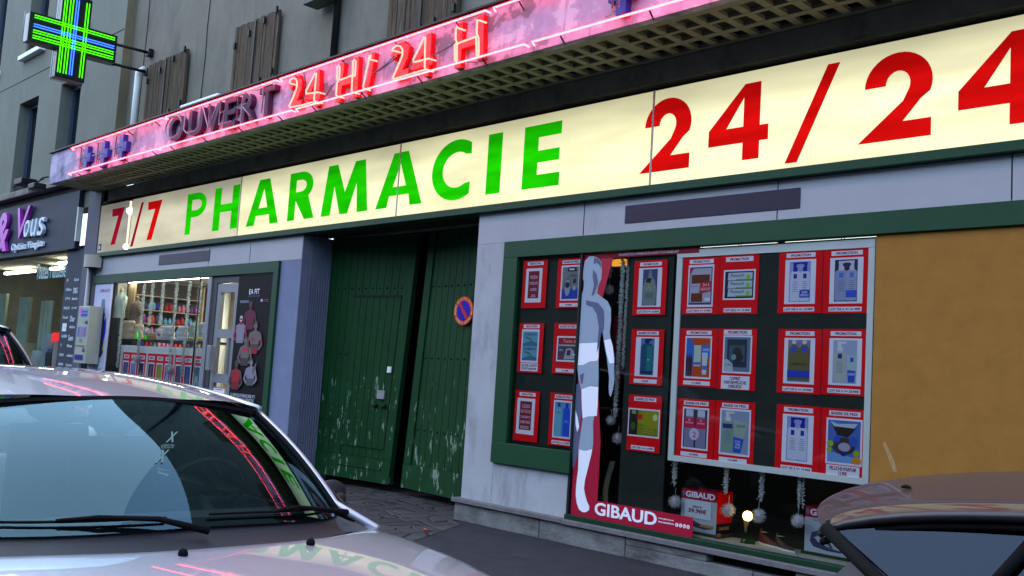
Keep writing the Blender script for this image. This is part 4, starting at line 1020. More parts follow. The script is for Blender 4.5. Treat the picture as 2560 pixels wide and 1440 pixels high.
tag(bx('backdrop_panel', xa, xb, .03, .04, .27, 2.51, M_PANEL), 'tall dark panel behind the three posters left of the white board', 'panel')
M_PLY = mat('orange_plywood', (.44, .21, .045), .75, spec=.1, var=.09, vscale=7, bump=.05, dirt=((.33, .24, .14), 2.5, .66, .8, (3, 1, .8)))
tag(bx('plywood_panel', -3.062, XR - .1, -.006, .012, .255, 2.512, M_PLY), 'large plain orange plywood panel closing the right end of the shop window', 'panel')
xs0, zs0 = F(2232, 1160, -.007)
tag(MB().poly([F(2208, 1108, 0), F(2214, 1104, 0), F(2236, 1150, 0), F(2244, 1182, 0), F(2234, 1178, 0), F(2220, 1140, 0)], -.0075, -.0062, pl('pale_scuff', (168, 136, 92), rough=.9, var=.25, vscale=60)).build('scuff_mark'), 'pale scuff mark low on the orange plywood panel', 'mark')
TL_ = empty('strip_light', (-3.9, .2, 2.5), 'lit fluorescent strip above the white poster board', 'lamp')
bx('lamp_housing', -4.65, -3.1, .10, .2, 2.56, 2.6, M_WHITEP, TL_)
MB().tube([(-4.62, .15, 2.545), (-3.92, .15, 2.545)], .016, emis('cool_tube', (.9, 1, .93), 1.8), 8).build('tube', TL_)
MB().tube([(-3.85, .15, 2.545), (-3.12, .15, 2.545)], .016, emis('cool_tube', (.9, 1, .93), 1.8), 8).build('tube', TL_)
# header strip
HS = empty('header_strip', (-5.1, .01, 2.47), 'thin crimson strip with white lettering along the top of the window', 'sign')
M_CRIM = pl('crimson_vinyl', (165, 15, 50), rough=.45)
bx('strip', -5.752, -4.525, .004, .007, 2.463, 2.512, M_CRIM, HS)
MB().text('VOS EXPERTS DE LA PHARMACIE DE LA POSTE VOUS CONSEILLENT', -5.35, -4.72, 2.475, 2.496, .0028, .0038, M_PAPER, .02).build('lettering', HS)

# ================================================================ tall window banner with a printed figure
WB = empty('window_banner', (-5.1, .01, .25), 'crimson window sticker with a tall grey printed figure and white GIBAUD lettering', 'banner')
def q2(z, pts, y=.006): return [F(*z(*p), y) for p in pts]
b0 = MB()
b0.poly([(-5.722, .252), (-4.462, .252), (-4.462, .405), (-5.43, .405), (-5.43, .9), (-5.50, 1.4), (-5.50, 2.1), (-5.40, 2.46), (-5.722, 2.46)], .006, .009, M_CRIM)
b0.build('red_vinyl', WB)
M_G1 = pl('print_grey', (148, 164, 182), rough=.5); M_G2 = pl('print_dark_grey', (84, 94, 122), rough=.5); M_G3 = pl('print_white', (240, 243, 252), rough=.5)
body = q2(Z6, [(735, 235), (704, 268), (693, 335), (690, 395), (700, 420), (696, 470), (684, 500), (678, 600), (672, 700), (666, 800), (660, 900), (652, 1020), (660, 1120), (680, 1200), (684, 1300), (690, 1400)]) \
    + q2(Z8, [(708, 330), (695, 420), (686, 490), (683, 640), (668, 760), (665, 830), (672, 890), (690, 940), (715, 960), (740, 962), (765, 945), (768, 920), (750, 880), (735, 830), (727, 780), (735, 720), (755, 640), (780, 540), (795, 460), (797, 380), (795, 300), (805, 230), (820, 150)]) \
    + q2(Z6, [(795, 1330), (800, 1230), (805, 1100), (803, 1000), (800, 960), (805, 900), (812, 850), (822, 790), (832, 770), (840, 830), (850, 900), (862, 960), (872, 1040), (880, 1110), (876, 1180), (880, 1225), (890, 1245), (905, 1200), (918, 1120), (915, 1050), (918, 960), (905, 880), (890, 830), (884, 780), (888, 720), (893, 700), (893, 610), (870, 560), (830, 530), (792, 500), (800, 450), (822, 400), (828, 330), (825, 280), (800, 245), (765, 233)])
y = .0045
fg = MB().poly(body, y, .006, M_G1)
back = q2(Z8, [(648, 0), (700, 0), (706, 200), (690, 420), (680, 520), (660, 600), (642, 635), (640, 300)], .0055); fg.poly(back, .0052, .006, M_G2)
fg.poly(q2(Z8, [(664, 200), (680, 250), (690, 320), (676, 360), (664, 300)], .005), .0045, .0052, M_G3)
for z, pts, m in ((Z6, [(665, 860), (800, 855), (803, 960), (795, 985), (740, 990), (690, 1015), (655, 1018)], M_G3), (Z6, [(842, 838), (890, 828), (905, 880), (916, 1000), (882, 1005), (862, 940)], M_G3),
                  (Z6, [(680, 1190), (740, 1168), (800, 1175), (797, 1300), (790, 1383), (730, 1385), (688, 1398), (682, 1300)], M_G3),
                  (Z8, [(690, 492), (740, 502), (790, 488), (780, 540), (755, 640), (735, 720), (727, 780), (735, 830), (750, 880), (768, 920), (765, 945), (740, 962), (715, 960), (690, 940), (672, 890), (666, 830), (669, 760), (684, 640)], M_G3),
                  (Z6, [(790, 505), (830, 532), (870, 562), (892, 612), (892, 700), (884, 780), (870, 690), (842, 620), (800, 560), (770, 550)], M_G1),
                  (Z6, [(712, 550), (760, 560), (800, 570), (840, 620), (845, 680), (840, 760), (822, 790), (812, 850), (790, 930), (795, 860), (805, 740), (790, 650), (760, 600), (715, 585)], M_G2),
                  (Z6, [(770, 245), (800, 247), (822, 285), (824, 330), (812, 300), (790, 280), (768, 290)], M_G2), (Z6, [(765, 330), (790, 360), (800, 420), (785, 470), (770, 510), (752, 520), (770, 440), (760, 380)], M_G2),
                  (Z6, [(650, 1025), (690, 1018), (740, 992), (795, 988), (803, 1000), (803, 1080), (798, 1160), (740, 1165), (680, 1188), (660, 1120)], M_G1),
                  (Z6, [(670, 1090), (700, 1070), (690, 1150), (676, 1150)], M_G2)):
    y -= .00025
    fg.poly(q2(z, pts, .004), y, y + .0003, m)
fg.build('printed_figure', WB)
ltr = MB(); x0, x1, z0, z1 = RZ(Z8, 805, 905, 1275, 1050, .005)
ltr.text('GIBAUD', x0, x1, .288, .392, .0035, .0058, M_G3, .025)
ltr.text('www.gibaud.com', -4.79, -4.64, .345, .362, .0035, .0058, M_G3, .0); ltr.text('www.venactif.com', -4.79, -4.64, .32, .337, .0035, .0058, M_G3, .0)
for i, ch in enumerate('ftin'):
    if i < 4:
        xx = -4.61 + i * .036; disc(ltr, (xx, .327), .0145, .0035, .0058, M_G3, 16); ltr.text(['f', 't', 'in', 'o'][i], xx - .006, xx + .006, .319, .336, .0028, .0034, M_CRIM, .02)

ltr.build('lettering', WB)
WB.location.y -= .0125      # stuck on the street side of the pane

# ================================================================ window dressing
M_TIN = mat('silver_tinsel', (.80, .90, .86), .35, metal=.1)
M_BEAD = mat('silver_bead', (.85, .88, .9), .12, metal=.9)
M_FLUFF = mat('white_fluff', (.92, .92, .96), .9)
M_GOLD = mat('gold_bead', (.7, .5, .12), .2, metal=.9)
def tinsel(x, y, z0, z1, label, group, rad=.018, loop=False):
    rad *= 1.2
    o = MB(); n = int((z1 - z0) / .003)
    for i in range(n):
        z = z0 + (z1 - z0) * i / n
        for k in range(3):
            a = random.uniform(0, 6.28); r = rad * random.uniform(.5, 1.1) * min(1, .35 + (z - z0) / .05)
            ox = (.016 * (1 if k % 2 else -1)) if loop else 0
            dx, dy = math.cos(a) * r, math.sin(a) * r; dz = random.uniform(-.008, .008); t = .0028
            o.add([(x + ox, y, z - t), (x + ox + dx, y + dy, z + dz - t), (x + ox + dx, y + dy, z + dz + t), (x + ox, y, z + t)], [(0, 1, 2, 3)], M_TIN)
        if i % 16 == 5:
            a = random.uniform(0, 6.28); o.sphere((x + math.cos(a) * rad * 1.3, y + math.sin(a) * rad * 1.3, z), .0055, M_BEAD, 6)
    return tag(o.build('tinsel_garland'), label, 'garland', group)
def pompom(x, y, z, r, label, group=None):
    r *= 1.22
    o = MB()
    for i in range(900):
        a = random.uniform(0, 6.283); c = random.uniform(-1, 1); s = math.sqrt(1 - c * c); rr = r * random.uniform(.75, 1.15)
        d = Vector((s * math.cos(a), s * math.sin(a), c)); e = d.cross(Vector((random.uniform(-1, 1), random.uniform(-1, 1), random.uniform(-1, 1)))).normalized() * r * .035
        p = Vector((x, y, z)); q = p + d * r * .3
        tip = p + d * rr + Vector((random.uniform(-1, 1), random.uniform(-1, 1), random.uniform(-1, 1))) * r * .1
        o.add([q - e, q + e, tip], [(0, 1, 2)], M_FLUFF)
    o.sphere((x, y, z), r * .62, M_FLUFF, 10)
    ob = tag(o.build('fluffy_bauble'), label, 'bauble', group)
    MB().sphere((x - r * .3, y - r * .8, z + r * .45), r * .16, M_GOLD, 8).build('gold_bead', ob)
    MB().tube([(x, y, z + r * .8), (x + .004, y, z + r * 2)], .0015, M_FLUFF, 4).build('thread', ob)
    return ob
GR = 'silver tinsel hanging in the right window'
def tin_px(px, py0, py1, y, label, g=GR, **k):
    x = F(px, (py0 + py1) / 2, y)[0]; tinsel(x, y, F(px, py1, y)[1], F(px, py0, y)[1], label, g, **k)
tin_px(1687, 1140, 1215, .07, 'short tinsel strand below the left end of the white board')
tin_px(1815, 1160, 1235, .07, 'tinsel strand hanging over the first red shoe box')
tin_px(1904, 1170, 1253, .07, 'tinsel strand hanging above the glowing bulb')
tin_px(2003, 1190, 1270, .07, 'looped double tinsel strand nearest the second shoe box', loop=True, rad=.013)
tin_px(1548, 642, 1045, .08, 'long tinsel strand right beside the printed figure')
tin_px(1564, 642, 925, .10, 'long tinsel strand against the dark panel, right of its twin', rad=.013)
tin_px(1526, 642, 695, .08, 'very short tinsel strand above the printed shoulder')
PG = 'white fluffy baubles in the right window'
def pom_px(px, py, y, r, label, g=PG): x, z = F(px, py, y); pompom(x, y, z, r, label, g)
pom_px(1522, 724, .12, .042, 'white fluffy bauble behind the shoulder of the printed figure')
pom_px(1527, 1051, .12, .038, 'white fluffy bauble beside the printed knee')
pom_px(1545, 1096, .16, .044, 'half hidden white bauble just below the knee, against the dark panel')
pom_px(1687, 1254, .08, .045, 'white fluffy bauble left of the first red shoe box')
pom_px(1821, 1275, .08, .046, 'white fluffy bauble in front of the red side of the first shoe box')
pom_px(1896, 1290, .10, .048, 'white fluffy bauble touching the glowing bulb')
pom_px(1995, 1302, .08, .044, 'white fluffy bauble in front of the black shoes')
# glowing bulb on its stem
BL = empty('glowing_bulb', (-4.15, .12, .26), 'bright warm bulb on a small stem on the green display floor', 'lamp')
x, z = F(1869, 1290, .14)
MB().sphere((x, .14, z), .037, emis('bulb_glow', (1, .62, .16), 9), 14).build('bulb', BL)
MB().lathe([(.009, 0), (.014, .045), (.02, .08), (.022, .09)], (x - .01, .14, z - .12), mat('amber_holder', (.45, .28, .1), .4), 10).build('holder', BL)
g_ = MB()
for i in range(60):
    a = random.uniform(0, 6.28); r = random.uniform(.01, .06); xx, yy = x + math.cos(a) * r, .14 + math.sin(a) * r * .6
    g_.add([(xx, yy, .262), (xx + .02, yy, .262 + random.uniform(.01, .05)), (xx + .01, yy + .01, .262)], [(0, 1, 2)], pc((30, 90, 20)))
g_.build('green_sprig', BL)
x, z = F(1458, 1218, .03)
lb = empty('warm_lamp', (x, .05, z), 'small warm lamp glowing behind the printed ankle of the crimson banner', 'lamp')
MB().sphere((x + .075, .045, z), .014, emis('bulb_glow', (1, .62, .16), 9), 10).build('bulb', lb)
MB().tube([(x + .075, .05, z - .015), (x + .08, .06, .262)], .006, M_BLACKM, 6).build('stem', lb)
x, z = F(1535, 660, .25)
la = empty('amber_spotlight', (x, .25, z), 'amber lit spotlight at the top of the window above the tinsel', 'lamp')
MB().box(x - .12, x + .12, .24, .3, z - .015, z + .04, emis('amber_light', (1, .42, .04), .6)).build('lit_face', la)
bx('lamp_body', x - .13, x + .13, .302, .38, z - .02, z + .06, M_BLACKM, la)
# red cloth and pale drape behind
M_CLOTH = pl('dark_red_cloth', (150, 15, 50), rough=.9, var=.3)
x0, z0 = F(1527, 960, .35); x1, z1 = F(1562, 790, .35)
cl_m = MB(); rows = [[(x0 + (x1 - x0) * i / 14, .35 + .03 * math.sin(i * 1.3 + j * .2), z0 + (z1 - z0) * j / 6) for i in range(15)] for j in range(7)]
cl_m.grid(rows, M_CLOTH); tag(cl_m.build('red_cloth'), 'dark red cloth hanging behind the tinsel beside the printed figure', 'cloth')
M_DRAPE = pl('pale_grey_drape', (120, 135, 125), rough=.6)
xa, za = F(1525, 1255, .2); xb_, zb_ = F(1512, 1150, .2)
rows = [[(xb_ + .02 - .035 * math.sin(j * .5) + i * .02, .2 + .012 * math.cos(i * 2), .28 + (zb_ - .28) * j / 8) for i in range(4)] for j in range(9)]
tag(MB().grid(rows, M_DRAPE).build('leg_form'), 'pale curved leg shaped display form behind the crimson banner', 'display form')
# shoe boxes
M_BLACKC = pl('black_card', (22, 14, 20), rough=.5)
def sandal(P):
    P.p([(.1, .3), (.2, .1), (.55, .02), (.9, .02), (.96, .08), (.6, .14), (.35, .28), (.22, .42), (.12, .4)], (50, 56, 85))
    P.p([(.12, .4), (.15, .62), (.3, .7), (.45, .5), (.6, .36), (.7, .14), (.62, .14), (.5, .34), (.3, .52), (.2, .42)], (60, 66, 95)); P.p([(.28, .36), (.5, .28), (.62, .2), (.3, .3)], (165, 175, 175))
def mule(P): P.p([(.05, .2), (.3, .08), (.7, .02), (.95, .08), (.98, .2), (.7, .16), (.4, .3), (.1, .42)], (60, 50, 65)); P.p([(.55, .12), (.95, .1), (.97, .22), (.6, .22)], (150, 130, 85))
def shoebox(x0, x1, z0, z1, y0, dep, label, tagged, pic):
    E_ = empty('shoe_box', ((x0 + x1) / 2, y0 + dep / 2, z0), label, 'box', 'red topped shoe boxes in the right window')
    zr = z0 + (z1 - z0) * .76
    b = MB().box(x0, x1, y0, y0 + .006, zr, z1, M_CRIM).box(x0, x1, y0, y0 + .006, z0, zr - .0005, pl('box_pale', (168, 182, 190), rough=.5))
    b.box(x1 - .006, x1, y0 + .0065, y0 + dep, z0 + .08, z1, M_RED).box(x1 - .006, x1, y0 + .0065, y0 + dep, z0, z0 + .0795, M_BLACKC)
    b.box(x0, x0 + .006, y0 + .0065, y0 + dep, z0, z1, M_CRIM).box(x0 + .0065, x1 - .0065, y0 + dep - .006, y0 + dep, z0, z1, M_CRIM).box(x0 + .0065, x1 - .0065, y0 + .0065, y0 + dep - .0065, z0, z0 + .004, M_BLACKC)
    b.build('carton', E_)
    W_ = x1 - x0
    t = MB().text('GIBAUD', x0 + W_ * .12, x1 - W_ * .05, zr + .015, z1 - .015, y0 - .002, y0 - .0003, M_PAPER, .03)
    t.poly([(x0 + W_ * .04, zr + .02), (x0 + W_ * .08, zr + .02), (x0 + W_ * .1, z1 - .03), (x0 + W_ * .06, z1 - .012), (x0 + W_ * .02, z1 - .03)], y0 - .002, y0 - .0003, pc((95, 110, 130)))
    def side(p): return (x1 + .0005 + (p[1] - y0) * -.5, y0 + .02 + (p[0]), p[2])
    t.text('GIBAUD', .02, dep - .05, z0 + .16, z0 + .205, y0 - .003, y0 - .001, pc((225, 150, 60)), .0, side)
    t.text('CHAUSSURES', .02, dep - .06, z0 + .03, z0 + .055, y0 - .003, y0 - .001, pc((220, 190, 120)), .0, side)
    t.build('lettering', E_)
    P = Pic((x0 + .01, x1 - .01, z0 + .02, zr - .03), y0 - .0003); pic(P)
    P.mb.build('shoe_picture', E_)
    if tagged:
        tg = MB().box(x0 + W_ * .12, x0 + W_ * .86, y0 - .006, y0 - .003, z0 + .1, zr - .005, pl('price_card', (205, 215, 222), rough=.5))
        tg.text('GIBAUD', x0 + W_ * .34, x0 + W_ * .62, zr - .06, zr - .045, y0 - .007, y0 - .0062, M_INK, .02); tg.text('39.90€', x0 + W_ * .22, x0 + W_ * .74, z0 + .14, z0 + .175, y0 - .007, y0 - .0062, M_INK, .03)
        tg.build('price_card', E_)
    else:
        MB().text('LA CHAUSSURE CONFORT', x0 + W_ * .2, x1 - .02, zr - .022, zr - .01, y0 - .0015, y0 - .0003, M_G2, .01).build('slogan', E_)
    return E_
shoebox(-4.675, -4.345, .282, .60, .13, .22, 'shoe box with a 39.90€ price card, right of the banner', True, mule)
shoebox(-3.625, -3.30, .282, .60, .18, .2, 'shoe box with a sandal picture, partly hidden by the grey car', False, sandal)
tag(bx('box_riser', -4.70, -4.30, .10, .36, .2625, .2815, M_MOSS), 'low mossy riser under the shoe box with the price card', 'riser')
tag(bx('box_riser', -3.64, -3.28, .16, .40, .2625, .2815, M_MOSS), 'low mossy riser under the shoe box with the sandal picture', 'riser')
def shoe(cx, cy, z, L, label, col, ang):
    E_ = empty('shoe', (cx, cy, z), label, 'shoe', 'dark shoes on the display floor')
    ca, sa = math.cos(ang), math.sin(ang)
    def T(u, v, h): return (cx + u * ca - v * sa, cy + u * sa + v * ca, z + h)
    rows = []
    for i in range(13):
        s = i / 12; u = (s - .5) * L; wv = .042 * (math.sin(math.pi * min(1, s * .95 + .08)) ** .5); top = .035 + .055 * (1 - s) ** 1.2 + (.02 if s < .15 else 0)
        rows.append([T(u, wv * math.cos(a), max(0.012, top * math.sin(a)) if math.sin(a) > 0 else 0.0) for a in [math.pi * k / 10 for k in range(11)]])
    MB().grid(rows, col).build('upper', E_)
    s = MB(); s.grid([[T((q - .5) * L * 1.03, wv_ * .045 * (math.sin(math.pi * min(1, q * .95 + .08)) ** .5), hh) for wv_, hh in ((-1, 0), (-1, .014), (1, .014), (1, 0))] for q in [k / 12 for k in range(13)]], pc((190, 190, 180)))
    s.build('sole', E_)
    MB().lathe([(.02, 0), (.03, .004)], T(-L * .28, 0, .085), pc((170, 165, 140)), 12).build('insole', E_)
shoe(-3.93, .22, .263, .25, 'dark red brown shoe, left of the black one', pc((58, 16, 22)), -.5)
shoe(-3.76, .16, .263, .24, 'black shoe beside the second shoe box', pc((18, 20, 26)), -.5)
tag(MB().sphere((F(1797, 1353, .1)[0], .1, .285), .02, pc((150, 70, 40)), 10, (1, 1, .9)).build('chestnut'), 'small brown chestnut lying on the marble window sill', 'chestnut')

# ================================================================ left window: shop display
def FX(px, py, X):
    d = ray(px, py); t = X / d[0]
    return (EYE[1] + t * d[1], EYE[2] + t * d[2])
SH = empty('shelf_unit', (-16.3, 1.2, .3), 'pale shelves full of coloured products against the side wall of the pharmacy', 'shelf')
M_SHELF = mat('pale_wood_shelf', (.5, .38, .2), .6, var=.15)
bx('back_board', -16.49, -16.46, .45, 2.1, .3, 2.66, mat('shelf_back', (.10, .09, .08), .8), SH)
SZ = [1.5, 1.72, 1.93, 2.16, 2.4]
for z in SZ: bx('shelf_board', -16.455, -16.2, .5, 1.68, z - .012, z + .003, M_SHELF, SH)
for y in (.46, 1.69): bx('upright', -16.455, -16.19, y, y + .03, .3, 2.64, M_SHELF, SH)
PCOL = [(30, 40, 150), (165, 40, 50), (60, 140, 150), (190, 120, 150), (120, 60, 140), (200, 70, 60), (60, 70, 90), (90, 150, 190)]
protos = []
for c in PCOL:
    b = MB().lathe([(.001, 0), (.03, 0), (.03, .1), (.015, .115), (.015, .14), (.001, .14)], (0, 0, 0), pc(c), 10)
    protos.append(b)
meshes = {}
k = 0
for zi, z in enumerate(SZ[:-1]):
    for i in range(15):
        c = PCOL[(zi * 2 + i // 3 + (i // 5)) % 8]; y = .55 + i * .076
        if c not in meshes:
            ob = MB().lathe([(.001, 0), (.03, 0), (.031, .1), (.015, .115), (.015, .14), (.001, .141)], (0, 0, 0), pc(c), 10).build('product_bottle'); meshes[c] = ob.data
        else:
            ob = bpy.data.objects.new('product_bottle', meshes[c]); C.objects.link(ob)
        ob.location = (-16.28, y, z + .0035); ob.scale = (1, 1, random.choice([.8, 1, 1.1]))
        cn_ = {(30, 40, 150): 'dark blue', (165, 40, 50): 'dark red', (60, 140, 150): 'teal', (190, 120, 150): 'pink', (120, 60, 140): 'purple', (200, 70, 60): 'orange red', (60, 70, 90): 'slate grey', (90, 150, 190): 'light blue'}[c]
        tag(ob, '%s bottle in the %s row of the shop shelves' % (cn_, ['lowest', 'second lowest', 'second highest', 'highest'][zi]), 'bottle', '%s bottles in the %s shelf row' % (cn_, ['lowest', 'second lowest', 'second highest', 'highest'][zi]))
        k += 1
tag(MB().lathe([(.17, 0), (.17, 2.6)], (-16.15, 2.0, .05), M_WHITEP, 24).build('round_column'), 'smooth white round column inside the shop beside the shelves', 'column')
CLP = empty('ceiling_strip_light', (-15, .4, 2.6), 'row of fluorescent tubes along the top of the left shop window', 'lamp')
for i in range(7):
    a = -16.35 + i * .72
    MB().tube([(a, .42, 2.60), (a + .66, .42, 2.60)], .018, emis('shop_tube', (1, .98, .88), 26), 8).build('tube', CLP)
for i, (x, y) in enumerate(((-15, 1.6), (-13, 1.8), (-11.9, 1.5))):  # unseen panels added to brighten the shop inside
    tag(bx('added_fill_panel', x - .4, x + .4, y - .1, y + .1, 2.64, 2.66, emis('shop_fill_panel', (1, .92, .74), 34)), ['added fill panel near the shelves', 'added fill panel in the middle of the shop ceiling', 'added fill panel on the ceiling behind the glass door'][i], 'lamp', 'added fill panels on the shop ceiling')
# back counter and stacked cartons seen through the door
tag(bx('carton_stack', -12.6, -11.2, 2.2, 2.7, .02, 1.9, mat('carton', (.5, .36, .16), .8, var=.4, vscale=9)), 'tall stack of brown cartons behind the glass door', 'cartons')
for i in range(8):
    tag(bx('medicine_box', -12.5 + (i % 4) * .3, -12.3 + (i % 4) * .3, 2.0, 2.19, 1.0 + (i // 4) * .5, 1.18 + (i // 4) * .5 + .05 * (i % 3), pc(PCOL[i])), '%s medicine box in the %s row behind the glass door' % (['dark blue', 'dark red', 'teal', 'pink', 'purple', 'orange red', 'slate grey', 'light blue'][i], ['lower', 'upper'][i // 4]), 'box', 'medicine boxes behind the door')
# torsos
def torso(cx, cy, z0, s, m, name, label, stub):
    E_ = empty(name, (cx, cy, z0), label, 'mannequin')
    prof = [(.145, 0), (.15, .06), (.135, .16), (.15, .28), (.17, .38), (.165, .44), (.12, .49), (.06, .52), (.05, .56)]
    rows = []
    for r, h in prof: rows.append([(cx + s * r * 1.15 * math.cos(a), cy + s * r * .65 * math.sin(a), z0 + s * h) for a in [2 * math.pi * k / 24 for k in range(24)]])
    o = MB().grid(rows, m, True, True)
    for sg in (-1, 1): o.tube([(cx + sg * s * .16, cy, z0 + s * .43), (cx + sg * s * .2, cy, z0 + s * .34), (cx + sg * s * .205, cy - .01, z0 + s * .22)], .05 * s, m, 10, radii=[.055 * s, .05 * s, .042 * s])
    o.build('torso', E_)
    MB().lathe([(.04 * s, 0), (.045 * s, .03), (.02 * s, .06)], (cx, cy, z0 + s * .555), stub, 12).build('neck_cap', E_)
    bx('stand', cx - .13, cx + .13, cy - .08, cy + .08, .3, z0 - .002, M_BLACKM, E_)
x, z = F(300, 795, .28)
torso(x - .02, .28, z, .78, pl('pale_mint_vest', (185, 210, 195), rough=.8, var=.08), 'vest_mannequin', 'torso mannequin in a pale mint vest, left end of the shop window', pc((190, 180, 120)))
x, z = F(334, 815, .4)
torso(x, .42, z, .8, pl('brown_mesh_garment', (110, 95, 80), rough=.8, var=.5, vscale=40), 'brace_mannequin', 'torso mannequin in a mottled brown garment beside the mint vest', pc((120, 110, 100)))
# bags, plush, flasks on the window shelf
zs = F(390, 850, .3)[1]
tag(bx('window_shelf', -15.6, -12.7, .16, .62, zs - .03, zs, mat('dark_window_shelf', (.02, .03, .028), .5)), 'dark shelf across the left window above the framed poster panel', 'shelf')
def on_shelf(px, wpx, hpx, y, name, label, cat, col, shapef):
    x, z = F(px, 850, y); sc_ = abs(F(px + 10, 850, y)[0] - x) / 10; w_ = wpx * sc_; h_ = hpx * .0059
    return shapef(name, label, cat, col, x, y, zs + .001, w_, h_)
def s_bag(name, label, cat, col, x, y, z, w_, h_):
    rows = []
    for i in range(9):
        q = i / 8; k_ = 1 - .25 * q + .06 * math.sin(i * 2)
        rows.append([(x + w_ / 2 * k_ * math.cos(a) + .01 * math.sin(3 * a + i), y + .06 * k_ * math.sin(a), z + h_ * q + .01 * math.sin(5 * a) * q) for a in [2 * math.pi * j / 18 for j in range(18)]])
    rows.append([(x, y, z + h_ * 1.02)] * 18)
    return tag(MB().grid(rows, mat(name + str(col), lin(col), .5, var=.3, vscale=25), True, True).build(name), label, cat)
on_shelf(318, 34, 50, .3, 'gift_bag', 'cream and brown patterned gift bag at the left of the shop shelf', 'bag', (200, 180, 140), s_bag)
on_shelf(345, 22, 40, .34, 'gift_bag', 'small cream bag beside the patterned gift bag', 'bag', (215, 195, 150), s_bag)
on_shelf(377, 30, 18, .3, 'straw_basket', 'small straw coloured basket under a fluffy bauble', 'basket', (170, 140, 90), s_bag)
on_shelf(415, 44, 36, .3, 'white_bag', 'wide crumpled white bag in the middle of the shop shelf', 'bag', (205, 210, 215), s_bag)
on_shelf(455, 26, 36, .28, 'white_jar', 'white jar with a blue lid on the shop shelf', 'jar', (215, 218, 220), s_bag)
on_shelf(482, 20, 44, .3, 'pale_bag', 'pale wrapped parcel at the right of the shop shelf', 'parcel', (160, 185, 165), s_bag)
on_shelf(505, 18, 46, .3, 'silver_parcel', 'silver wrapped parcel next to the glass joint', 'parcel', (190, 195, 190), s_bag)
for i, (px, nm) in enumerate(((339, 'left'), (360, 'right'))):
    x, z = F(px, 850, .22)
    tag(MB().poly([(x - .05, zs + .002), (x + .05, zs + .002), (x + .02, zs + .12), (x - .03, zs + .1)], .22, .24, pl('acid_green', (70, 255, 20), rough=.5)).build('green_glow_shape'), 'acid green shape standing in for a glow, the %s one of two, between the bags' % nm, 'glow')  # flat acid green colour stands in for a glow between the bags
for i, (px, nm) in enumerate(((478, 'left'), (500, 'right'))):
    x, z = F(px, 850, .2); g = MB()
    for j in range(14): g.sphere((x + random.uniform(-.07, .07), .2 + random.uniform(-.02, .02), zs + .02 + random.uniform(0, .03)), .014, pc((185, 170, 20)), 6)
    tag(g.build('yellow_flowers'), 'small bunch of yellow flowers, the %s one, on the shop shelf' % nm, 'flowers')
x, z = F(454, 850, .2)
tag(MB().lathe([(.04, 0), (.04, .04), (.02, .05)], (x, .28, zs + .23), pc((20, 40, 190)), 12).build('blue_lid'), 'bright blue lid on top of the white jar', 'lid')
# white framed panel with nine small posters
DP = empty('framed_panel', (-14.5, .14, .3), 'white framed panel of small red posters in the left window', 'display board')
dx0, dx1, dz0, dz1 = -15.75, -12.85, .34, 1.53
bx('backing', dx0 + .05, dx1 - .05, .152, .158, dz0 + .05, dz1 - .06, M_WHITEP, DP)
q = MB().box(dx0, dx0 + .05, .145, .165, dz0, dz1, M_WHITEP).box(dx1 - .05, dx1, .145, .165, dz0, dz1, M_WHITEP).box(dx0 + .0505, dx1 - .0505, .146, .165, dz1 - .06, dz1, M_WHITEP).box(dx0 + .0505, dx1 - .0505, .146, .165, dz0, dz0 + .05, M_WHITEP)
q.build('frame', DP)
def mini(c1, c2, kind):
    def f(P):
        P.r(.05, .02, .95, .98, c1)
        if kind == 0: P.p([(.3, .05), (.7, .05), (.7, .7), (.58, .8), (.58, .95), (.42, .95), (.42, .8), (.3, .7)], c2)
        elif kind == 1:
            for x in (.2, .5, .8): P.p([(x - .12, .05), (x + .12, .05), (x + .12, .7), (x + .05, .8), (x + .05, .95), (x - .05, .95), (x - .05, .8), (x - .12, .7)], c2)
        else: P.e(.5, .5, .34, .3, c2); P.e(.5, .5, .2, .16, c1)
    return f
gx = dx0 + .1
names = ['dark blue flasks', 'three blue bottles', 'dark blue oval pack', 'slim grey bottle', 'yellow green bottle', 'pale violet pack', 'grey blue pack', 'blue grey flask', 'pale green hand mirror']
specs = [((60, 70, 130), (90, 110, 180), 0), ((165, 175, 215), (40, 60, 180), 1), ((30, 30, 60), (130, 130, 150), 2), ((50, 45, 75), (110, 105, 140), 0), ((130, 150, 40), (160, 160, 30), 1), ((90, 90, 150), (170, 175, 215), 2), ((60, 65, 100), (85, 80, 120), 0), ((60, 80, 140), (90, 105, 150), 0), ((80, 120, 140), (150, 185, 175), 2)]
for i in range(9):
    g3, j = divmod(i, 3); a = gx + g3 * .925 + j * .285
    poster((a, a + .283, .44, 1.42), 'PROMOTION', '9.90€', mini(*specs[i]), 'narrow red poster with %s, number %d from the left in the framed panel' % (names[i], i + 1) if False else 'narrow red poster showing %s in the white framed panel' % names[i], y=.146, prect=(.12, .17, .88, .86), group='narrow red posters in the left window', trect=(.15, .9, .85, .96), pr=(.12, .04, .88, .1))
